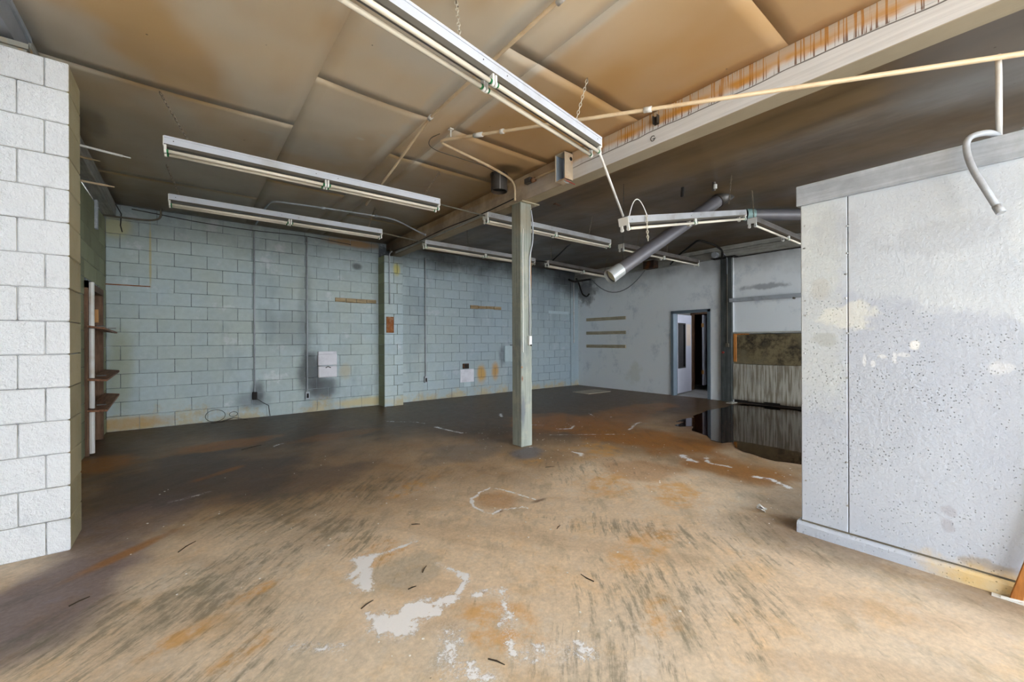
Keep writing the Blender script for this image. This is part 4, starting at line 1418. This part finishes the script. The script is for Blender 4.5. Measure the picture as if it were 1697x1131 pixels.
pipe('corner_conduit', [(8.72, 8.16, 3.0), (8.72, 8.16, 1.30)], 0.011, M['conduit_white'], 'white conduit in the far corner ending in a small box', rad=0, clips=[((8.72, 8.16, 1.22), (8.72, 8.16, 1.32)), ((8.72, 8.16, 2.1), (8.72, 8.16, 2.14))])
# loop of the top of two wall conduits
pipe('top_wire', [(-0.62, 8.17, 3.24), (0.2, 8.165, 3.18), (0.9, 8.165, 3.17), (1.7, 8.165, 3.21), (2.5, 8.165, 3.16)], 0.006, M['wire'], 'thin dark cable along the top of the left block wall', 'cable', 0.3, n=6)
pipe('corner_bend_conduit', [(-1.0, 8.02, 3.06), (-0.42, 8.02, 3.07), (-0.29, 8.02, 3.12), (-0.29, 8.0, 3.27)], 0.013, M['conduit_dark'], 'dark conduit bending up to the ceiling in the left corner', rad=0.12)
w = MB()
w.tube([(-0.78, 8.05, 3.25), (-0.72, 8.05, 3.12), (-0.73, 8.04, 2.95), (-0.71, 8.03, 2.86)], 0.007, 6)
tag(w.build('hanging_wire', M['wire']), 'short dark wire dangling in the left ceiling corner', 'wire')
w = MB()
w.bbox(XL, XL + 0.03, 7.28, 7.36, 2.72, 3.08)
tag(w.build('white_batten', M['cap']), 'short white upright board at the top of the olive left wall', 'board')
for k, (p0, p1, mt, lb) in enumerate((((-0.88, 5.62, 3.175), (-0.50, 5.72, 3.18), M['conduit_white'], 'longest pale rod sticking out above the olive left wall'),
                                      ((-0.9, 5.62, 3.07), (-0.72, 5.70, 3.08), M['batten'], 'short tan stub sticking out below the longest pale rod'),
                                      ((-0.9, 6.45, 3.06), (-0.70, 6.55, 3.08), M['conduit_tan'], 'short rod with a yellow end further along the olive left wall'))):
    w = MB()
    w.tube([p0, p1], 0.012, 8)
    w.tube([p1, tuple(Vector(p1) + (Vector(p1) - Vector(p0)).normalized() * 0.06)], 0.007, 6)
    tag(w.build('protruding_rod', mt), lb, 'rod', 'rods above the left wall')

# ------------------------------------------------------------------ barred door in the left wall
w = MB()
w.box(XL - 0.10, XL - 0.06, DY0 + 0.07, DY1 - 0.07, 0.02, DZ - 0.08)
d3 = structure(w.build('door_3', M['dark_brown']), 'dark brown wooden door held shut by three bars', 'door')
w = MB()
w.box(XL - 0.12, XL + 0.03, DY0, DY0 + 0.07, 0, DZ)
w.box(XL - 0.12, XL + 0.03, DY1 - 0.07, DY1, 0, DZ)
w.box(XL - 0.12, XL + 0.03, DY0, DY1, DZ - 0.08, DZ)
w.build('door_frame', M['dark_brown'], d3)
for z0, z1 in ((0.15, 0.85), (0.95, 1.80)):
    w = MB()
    w.bbox(XL - 0.06, XL - 0.045, DY0 + 0.2, DY1 - 0.2, z0, z1, 0.006)
    w.build('door_panel', M['dark_brown'], d3)
w = MB()
w.box(XL - 0.045, XL + 0.0, DY1 - 0.16, DY1 - 0.10, 1.55, 1.72)
w.build('latch_plate', M['brass'], d3)
w = MB()
w.tube([(XL + 0.05, DY0 + 0.06, 0.02), (XL + 0.05, DY0 + 0.06, 1.98)], 0.025, 8)
w.build('upright_pipe', M['conduit_white'], d3)
for za, zb, wd, k in ((1.46, 1.43, 0.13, 0), (0.86, 0.905, 0.15, 1), (0.51, 0.585, 0.15, 2)):
    w = MB()
    y0, y1 = DY0 - 0.08, DY1 + 0.02
    P = [(XL + 0.03, y0, za), (XL + 0.03 + wd, y0 + 0.1, za - 0.02), (XL + 0.03 + wd, y1, zb - 0.02), (XL + 0.03, y1, zb)]
    th = 0.022
    w.v = P + [(p[0], p[1], p[2] + th) for p in P]
    w.f = [(0, 1, 2, 3), (4, 5, 6, 7), (0, 1, 5, 4), (1, 2, 6, 5), (2, 3, 7, 6), (3, 0, 4, 7)]
    w.mi = [0] * 6
    br = w.build('cross_bar', M['bar_wood'], d3)
    w = MB()
    for yy in (y0 + 0.22, y1 - 0.12):
        zz = za + (zb - za) * 0.3 + th
        w.tube([(XL + 0.08, yy, zz + 0.006), (XL + 0.16, yy, zz + 0.006)], 0.008, 6)
    w.build('bolt', M['screw'], br)

# ------------------------------------------------------------------ things on the back wall
w = MB()
w.bbox(1.905, 2.235, YB - 0.045, YB + 0.01, 0.62, 0.83, 0.012)
w.bbox(1.90, 2.235, YB - 0.050, YB + 0.01, 0.845, 1.06, 0.012)
bx = tag(w.build('wall_box', M['patch_white']), 'white painted box fixed to the sooty part of the block wall', 'box')
w = MB()
w.box(1.905, 2.225, YB - 0.055, YB, 1.06, 1.105)
w.build('box_top', M['patch_white'], bx)
w = MB()
w.tube([(2.03, YB - 0.048, 0.80), (2.07, YB - 0.05, 0.825), (2.12, YB - 0.048, 0.80)], 0.008, 5)
w.build('torn_edge', M['black'], bx)
def strip(name, x0, x1, z0, z1, label, mat):
    t = empty(name, ((x0 + x1) / 2, YB, z0))
    tag(t, label, 'batten')
    n = 4
    for k in range(n):
        w = MB()
        a, b = x0 + (x1 - x0) * k / n, x0 + (x1 - x0) * (k + 1) / n
        w.bbox(a + 0.004, b - 0.004, YB - 0.022 - random.uniform(0, .004), YB + 0.01, z0 + random.uniform(-.012, .006), z1 + random.uniform(-.006, .012), 0.004)
        under(w.build('batten_piece', mat), t)
strip('wall_batten', 2.21, 3.0, 2.05, 2.115, 'rough brown batten on the block wall left of the pilaster', M['batten'])
strip('wall_batten', 5.23, 6.14, 2.06, 2.125, 'rough brown batten on the block wall right of the pilaster', M['batten'])
w = MB()
w.bbox(5.02, 5.18, YB - 0.035, YB + 0.01, 0.645, 0.765, 0.006)
ob = tag(w.build('burnt_outlet', M['jbox']), 'burnt black outlet above the white patch on the back wall', 'outlet')
w = MB()
w.box(5.06, 5.14, YB - 0.038, YB - 0.03, 0.67, 0.74)
w.build('socket_face', M['black'], ob)
w = MB()
w.bbox(4.96, 5.33, YB - 0.008, YB + 0.01, 0.33, 0.63, 0.003)
pp = tag(w.build('patch_plate', M['patch_white']), 'peeling white patch below the burnt outlet', 'patch')
w = MB()
w.bbox(5.05, 5.24, YB - 0.008, YB + 0.01, 0.22, 0.33, 0.003)
w.build('peeled_strip', M['patch_grey'], pp)
w = MB()
w.bbox(6.23, 6.80, YB - 0.04, YB + 0.01, 0.76, 1.17, 0.01)
pg = tag(w.build('grey_panel', M['patch_grey']), 'blue-grey panel on the back wall behind the post', 'panel')
w = MB()
w.box(6.42, 6.80, YB - 0.045, YB, 1.175, 1.19)
w.build('panel_lip', M['black'], pg)
w = MB()
w.bbox(3.085, 3.235, 7.868, 7.89, 1.46, 1.775, 0.003)
tag(w.build('rust_plate', M['rust']), 'rusty brown plate on the front of the pilaster', 'plate')
w = MB()
w.bbox(XL, -0.15, YB - 0.014, YB + 0.01, 2.03, 2.115, 0.004)
lg = tag(w.build('plaster_ledge', M['block']), 'pale plaster ledge with rust on the block wall in the left corner', 'ledge')
w = MB()
w.box(XL, -0.42, YB - 0.02, YB, 2.115, 2.13)
w.build('rust_line', M['rust'], lg)
w = MB()
w.bbox(7.75, 8.55, YB - 0.006, YB + 0.01, 2.03, 2.11, 0.002)
tag(w.build('faded_batten_mark', M['patch_grey']), 'faded grey batten strip on back wall near the far corner', 'batten')
# corner boxing
w = MB()
w.bbox(8.62, XR, YB - 0.02, YB + 0.01, 0.0, 2.95, 0.004)
structure(w.build('trim_5', M['block']), 'narrow painted boxing in the far corner', 'trim')
# wires at the feet of the first conduit
w = MB()
w.tube([(0.92, 8.14, 0.34), (1.0, 8.12, 0.27), (1.10, 8.10, 0.2), (1.12, 8.10, 0.02)], 0.006, 5)
tag(w.build('loose_wire', M['wire']), 'black wire hanging from the leftmost wall outlet', 'wire')
w = MB()
for cx, rr_ in ((0.36, 0.13), (0.60, 0.055)):
    w.tube([(cx + rr_ * math.cos(a), 8.10 - 0.02 * math.sin(a), 0.11 + rr_ * 0.75 * math.sin(a)) for a in np.linspace(0, 6.283, 22)], 0.004, 5)
w.tube([(0.45, 8.08, 0.02), (0.6, 8.07, 0.06), (0.78, 8.0, 0.01)], 0.004, 5)
w.tube([(0.3, 8.02, 0.008), (0.45, 8.04, 0.012), (0.6, 8.05, 0.06)], 0.004, 5)
tag(w.build('wire_coil', M['wire']), 'loops of thin dark wire lying at the foot of the block wall', 'wire')

# ------------------------------------------------------------------ things on the right wall
for za, lb in ((1.835, 'topmost of three pale battens on the far right wall'), (1.455, 'middle of three pale battens on the far right wall'), (1.09, 'lowest of three pale battens on the far right wall')):
    w = MB()
    w.bbox(XR - 0.025, XR + 0.005, 6.53, 7.86, za, za + 0.085, 0.004)
    tag(w.build('wall_batten', M['tan_batten']), lb, 'batten', 'battens on the far right wall')
w = MB()
w.bbox(XR - 0.33, XR - 0.14, 5.50, 5.80, 3.0, 3.18, 0.01)
tag(w.build('scorched_box', M['jbox']), 'scorched black junction box under the ledger left of the post', 'junction box')
w = MB()
w.tube(catenary((8.70, 7.52, 3.0), (8.78, 5.86, 3.0), 0.46), 0.012, 7)
tag(w.build('slack_cable', M['wire_grey'], smooth=True), 'slack grey cable hanging in a loop in the far corner', 'cable')
w = MB()
w.tube(bend([(8.55, 7.9, 3.02), (8.80, 8.05, 2.95), (8.84, 8.0, 2.75), (8.80, 7.9, 2.6), (8.86, 7.8, 2.52), (8.86, 7.7, 2.6)], .05), 0.022, 6)
w.tube(bend([(8.3, 7.95, 2.98), (8.6, 8.02, 2.95), (8.85, 7.8, 3.0), (8.85, 7.62, 3.0)], .05), 0.025, 6)
tag(w.build('burnt_wires', M['black'], smooth=True), 'tangle of burnt black wires in the far ceiling corner', 'wires')
w = MB()
w.tube(bend([(8.55, 5.05, 3.0), (8.35, 4.75, 3.12), (7.85, 4.05, 3.25), (8.3, 3.95, 3.20), (8.6, 3.92, 3.12), (8.70, 3.98, 3.0)], .12), 0.020, 6)
bw = tag(w.build('drooping_wires', M['black'], smooth=True), 'burnt black cable arching from the ceiling to top of the dark post', 'cable')
w = MB()
w.tube(bend([(8.7, 3.99, 3.12), (8.79, 3.92, 3.0), (8.79, 3.92, 2.85), (8.79, 3.925, 2.66)], .05), 0.010, 6)
w.build('loose_end', M['wire_grey'], bw)
w = MB()
w.tube([(8.76, 4.12, 3.07), (8.64, 4.12, 3.07)], 0.06, 12)
w.build('round_box', M['conduit_grey'], bw)
w = MB()
w.bbox(7.55, 8.40, 6.60, 7.12, 0.0, 0.014, 0.004)
tag(w.build('loose_board', M['board_grey']), 'flat grey board lying on the floor in the far corner', 'board')
w = MB()
w.bbox(XR - 0.34, XR - 0.11, 3.74, 3.86, 0.002, 0.02, 0.004)
tag(w.build('small_plank', M['pale_board']), 'small pale plank on the floor at the foot of the dark post', 'plank')

# ------------------------------------------------------------------ ducts and ceiling fittings
def cyl_between(A, B, r, name, mat, parent=None, n=20, cap=True, flat=1.0):
    w = MB()
    w.tube([A, B], r, n, cap)
    o = w.build(name, mat, parent, True)
    return o
A, B = Vector((5.72, 2.58, 3.24)), Vector((4.06, 3.18, 2.075))
dv = (B - A).normalized()
dt = empty('fallen_duct', tuple(A))
tag(dt, 'fallen grey metal duct slanting across below the ceiling', 'duct')
w = MB()
w.tube([A, A.lerp(B, .5), B], 0.082, 24, False)
under(w.build('duct_tube', M['duct'], smooth=True), dt)
w = MB()
w.tube([B - dv * 0.16, B - dv * 0.02, B + dv * 0.03], 0.085, 24, False, rr=[0.084, 0.086, 0.092])
under(w.build('flared_rim', M['duct_rim'], smooth=True), dt)
w = MB()
w.tube([B - dv * 0.03, B - dv * 0.02], 0.080, 24)
under(w.build('end_plug', M['plug'], smooth=True), dt)
w = MB()
w.tube([B - dv * 0.2 + Vector((0, 0, 0.08)), B - dv * 0.2 + Vector((0.02, 0, 1.08))], 0.003, 5)
under(w.build('hanger_wire', M['wire']), dt)
w = MB()
w.tube([A - dv * 0.10, A + dv * 0.16], 0.092, 20)
under(w.build('collar', M['flue'], smooth=True), dt)
A, B = Vector((6.50, 2.58, 3.13)), Vector((7.6, 1.71, 3.13))
dv = (B - A).normalized()
dt = empty('short_duct', tuple(A))
tag(dt, 'grey duct with teal rim behind the top corner of the partition', 'duct')
w = MB()
w.tube([A, B], 0.082, 20, False)
under(w.build('duct_tube', M['duct'], smooth=True), dt)
w = MB()
w.tube([A - dv * 0.06, A + dv * 0.06], 0.088, 20, False)
under(w.build('rim', M['teal'], smooth=True), dt)
w = MB()
w.tube([A + dv * 0.07, A + dv * 0.08], 0.08, 20)
under(w.build('dark_inside', M['flue_in']), dt)
# flue stub beside the post
fl = empty('flue_stub', (2.93, 3.94, 3.06))
tag(fl, 'sooty round metal flue stub hanging from ceiling beside the beam', 'flue')
w = MB()
w.tube([(2.93, 3.94, 3.275), (2.93, 3.94, 3.07)], 0.098, 24, False)
under(w.build('sleeve', M['flue'], smooth=True), fl)
w = MB()
w.tube([(2.93, 3.94, 3.12), (2.93, 3.94, 3.11)], 0.094, 24)
under(w.build('inside', M['flue_in']), fl)
for k in range(12):
    an = 2 * math.pi * k / 12
    w = MB()
    w.box(-0.014, 0.014, 0.098, 0.104, 3.24, 3.278, M=Matrix.Translation((2.93, 3.94, 0)) @ Matrix.Rotation(an, 4, 'Z'))
    under(w.build('tab', M['flue']), fl)
w = MB()
w.box(-0.004, 0.004, -0.103, -0.097, 3.07, 3.24, M=Matrix.Translation((2.93, 3.94, 0)) @ Matrix.Rotation(R(-30), 4, 'Z'))
under(w.build('seam', M['screw']), fl)
# open junction box on the beam side
jb = empty('junction_box', (3.15, 3.08, 2.96))
tag(jb, 'open metal junction box on the beam side beside near strip light', 'junction box')
x0, x1, y0, y1, z0, z1 = 3.085, 3.205, 3.005, 3.15, 2.975, 3.262
th = 0.006
w = MB()
w.box(x0, x1, y0, y0 + th, z0, z1)
w.box(x0, x1, y1 - th, y1, z0, z1)
w.box(x0, x1, y0, y1, z0, z0 + th)
w.box(x0, x1, y0, y1, z1 - th, z1)
under(w.build('case', M['steel_box']), jb)
w = MB()
w.box(x1 - 0.01, x1 - 0.004, y0 + th, y1 - th, z0 + th, z1 - th)
w.box(x0 + 0.01, x1 - 0.01, y1 - th - 0.003, y1 - th, z0 + th, z1 - th)
w.box(x0 + 0.01, x1 - 0.01, y0 + th, y0 + th + 0.003, z0 + th, z1 - th)
under(w.build('lining', M['steel_in']), jb)
w = MB()
w.tube([(3.175, y0 - 0.001, 3.20), (3.175, y0 - 0.003, 3.20)], 0.020, 14)
under(w.build('knockout', M['flue_in']), jb)
w = MB()
w.tube([(3.12, 3.05, 2.99), (3.14, 3.02, 2.965), (3.20, 2.97, 2.925)], 0.004, 5)
under(w.build('red_wire', M['wire_red']), jb)
w = MB()
w.tube([(3.12, 3.06, 2.985), (3.13, 3.04, 2.955), (3.16, 3.02, 2.945)], 0.004, 5)
under(w.build('blue_wire', M['conduit_grey']), jb)
bs = empty('beam_stub_pipe', (3.17, 3.5, 3.17))
tag(bs, 'short white pipe with rusty coupling between junction box and post', 'pipe')
w = MB()
w.tube([(3.18, 3.15, 3.165), (3.18, 3.40, 3.175), (3.18, 3.60, 3.17)], 0.0125, 8)
under(w.build('pipe', M['conduit_tan'], smooth=True), bs)
w = MB()
w.tube([(3.185, 3.58, 3.17), (3.18, 3.63, 3.165)], 0.026, 10)
under(w.build('coupling', M['rust'], smooth=True), bs)
w = MB()
w.bbox(3.15, 3.205, 3.64, 3.74, 3.15, 3.21)
under(w.build('clamp', M['flue']), bs)
# thin cable loop on the ceiling by the long conduit
w = MB()
w.tube(bend([(1.90, 3.50, 3.265), (1.86, 3.62, 3.262), (1.91, 3.76, 3.258), (2.04, 3.82, 3.258), (2.62, 3.80, 3.25), (2.80, 3.86, 3.255)], .1), 0.004, 5)
tag(w.build('ceiling_cable', M['conduit_dark']), 'thin dark cable curling below the corner of the long conduit', 'cable')
# ceiling odds and ends
for (x, y), lb in (((4.35, 4.20), 'flat scorched batten on the ceiling behind the post'), ((4.1, 5.6), 'scorched batten on the ceiling near the block wall')):
    w = MB()
    w.bbox(x - 0.25, x + 0.25, y - 0.03, y + 0.03, 3.225, 3.27, 0.004)
    o = w.build('ceiling_batten', M['dark_brown'])
    tag(o, lb, 'batten')
w = MB()
w.tube([(4.95, 2.75, 3.26), (4.96, 2.76, 3.20), (5.02, 2.80, 3.15)], 0.020, 8)
tag(w.build('ceiling_socket', M['black']), 'small burnt fitting on the ceiling above the fallen light', 'fitting')
w = MB()
w.tube([(5.15, 2.45, 3.27), (5.16, 2.46, 3.15)], 0.022, 8)
hb = tag(w.build('hanging_bracket', M['flue']), 'small metal bracket hanging near the top of the fallen duct', 'bracket')
w = MB()
w.tube([(5.155, 2.44, 3.22), (5.155, 2.44, 3.17)], 0.023, 8)
w.build('pale_band', M['conduit_white'], hb)
w = MB()
w.tube([(1.0, 5.36, 3.27), (1.0, 5.36, 3.235)], 0.022, 10)
tag(w.build('ceiling_stud', M['conduit_tan']), 'small tan stud on the ceiling between the two left lights', 'stud')
w = MB()
w.tube([(6.1, 5.75, 3.26), (6.02, 5.82, 3.18), (5.98, 6.0, 3.05), (5.98, 6.18, 2.96)], 0.014, 6)
tag(w.build('light_feed_cable', M['wire']), 'black cable dropping from the ceiling to the far corner light', 'cable')

# ------------------------------------------------------------------ puddle, debris
pts = [(XR - 0.05, 2.2), (XR - 0.05, 3.35), (8.75, 3.62), (8.45, 3.70), (8.2, 3.64), (7.5, 3.68), (7.0, 3.60), (6.75, 3.58), (6.6, 3.48), (6.35, 3.53), (6.05, 3.50), (6.15, 3.40), (5.80, 3.36), (5.75, 3.24), (5.95, 3.15), (5.62, 3.00),
       (5.58, 2.90), (5.50, 2.72), (5.28, 2.55), (5.25, 2.40), (5.40, 2.34), (5.14, 2.22), (5.02, 2.05), (4.95, 1.88), (4.90, 1.70), (4.98, 1.50), (4.96, 1.2), (5.2, 0.9), (6.0, 0.7), (7.4, 0.8), (8.4, 1.2)]
# refine the outline
out = []
for k in range(len(pts)):
    a, b = Vector(pts[k]), Vector(pts[(k + 1) % len(pts)])
    n = max(1, int((b - a).length / 0.06))
    for q in range(n):
        p = a.lerp(b, q / n)
        jv = mnoise.noise_vector(Vector((p.x * 5, p.y * 5, 0))) * 0.035
        out.append((min(p.x + jv.x, XR - 0.045), p.y + jv.y))
w = MB()
nO = len(out)
w.v = [(x, y, 0.006) for x, y in out] + [(x, y, 0.0005) for x, y in out]
w.f = [tuple(range(nO))] + [(k, nO + k, nO + (k + 1) % nO, (k + 1) % nO) for k in range(nO)]
w.mi = [0] * len(w.f)
tag(w.build('water_puddle', M['puddle']), 'dark still puddle on the floor beside the stained concrete plinth', 'puddle')

def twig(x, y, L, a, lab, r=0.003):
    d = Vector((math.cos(a), math.sin(a), 0)) * L / 2
    c = Vector((x, y, r * 1.2))
    k = Vector((-d.y, d.x, 0)) * 0.12
    w = MB()
    w.tube([c - d, c + k, c + d], r, 5, rr=[r, r * 1.1, r * .6])
    tag(w.build('twig', M['twig']), lab, 'twig', 'twigs scattered on the floor')
twig(1.26, 2.69, 0.06, -0.6, 'tiny dark twig on bare tan floor left of the white ring stain')
twig(1.05, 2.13, 0.07, 0.8, 'dark twig lying inside the arc of white salt patches')
twig(0.92, 2.01, 0.045, 0.0, 'tiny twig just above the largest white salt patch')
twig(0.69, 2.02, 0.075, 0.4, 'dark twig left of the largest white salt patch')
twig(0.97, 1.335, 0.075, -1.1, 'dark twig at the bottom of the picture, nearest the camera')
twig(2.01, 2.03, 0.06, 0.4, 'thin twig to the right below the white ring stain')
twig(1.70, 1.50, 0.09, 1.6, 'pale-edged twig on the right of the near floor')
twig(0.0, 3.30, 0.14, 0.9, 'long thin twig on the floor in front of the white block wall')
twig(-0.42, 2.94, 0.08, 0.6, 'twig on the grey-purple floor at the left edge')
twig(2.9, 3.05, 0.10, -0.4, 'curved twig on the floor right of the post')
twig(0.62, 5.9, 0.25, 0.5, 'dark splinter on the floor near the block wall')
w = MB()
for k in range(7):
    w.box(-0.02, 0.02, -0.012, 0.012, -0.003, 0.003, M=Matrix.Translation((3.40 + random.uniform(-.02, .02), 1.27 + random.uniform(-.02, .02), 0.014 + random.uniform(0, .012))) @ Matrix.Rotation(random.uniform(0, 3), 4, (random.random(), random.random(), 1)))
tag(w.build('foil_scrap', M['scrap']), 'small crumpled pale scrap on floor left of the partition', 'scrap')
w = MB()
for k in range(240):
    if k < 150:
        x, y = random.uniform(-0.5, 4.6), random.uniform(1.0, 5.0)
    else:
        x, y = random.uniform(3.0, 5.0), random.uniform(1.0, 5.0)
    q = random.uniform(0.002, 0.007)
    w.box(-q, q, -q * .7, q * .7, 0.0005, 0.003, M=Matrix.Translation((x, y, 0)) @ Matrix.Rotation(random.uniform(0, 3), 4, 'Z'))
fk = w.build('paint_flakes', M['flake'])
fk['kind'] = 'stuff'
tag(fk, 'tiny pale paint flakes scattered over the floor', 'flakes')
# leaning strip and metal scrap at the right edge
w = MB()
w.bbox(-0.012, 0.012, -0.02, 0.02, 0, 1.3, 0.003)
o = w.build('leaning_wood_strip', M['orange_wood'])
o.location = (3.19, 0.055, 0.0)
o.rotation_euler = (R(13), 0, 0)
tag(o, 'orange-brown wood strip leaning at the right edge by the partition', 'wood strip')
w = MB()
for k in range(4):
    w.tube([(3.17 + 0.012 * k, 0.10 - 0.05 * k, 0.008), (3.18 + 0.012 * k, 0.02 - 0.05 * k, 0.014)], 0.005, 5)
w.box(3.165, 3.20, -0.12, 0.13, 0.001, 0.006)
tag(w.build('metal_scrap', M['conduit_white']), 'white metal scrap on floor at the foot of leaning strip', 'scrap')
w = MB()
w.tube(bend([(3.36, 0.78, 2.326), (3.37, 0.82, 2.338), (3.38, 0.88, 2.336), (3.39, 0.90, 2.326)], .03), 0.009, 6)
tag(w.build('cap_scrap', M['conduit_tan']), 'small pale scrap lying on top of the partition cap board', 'scrap')
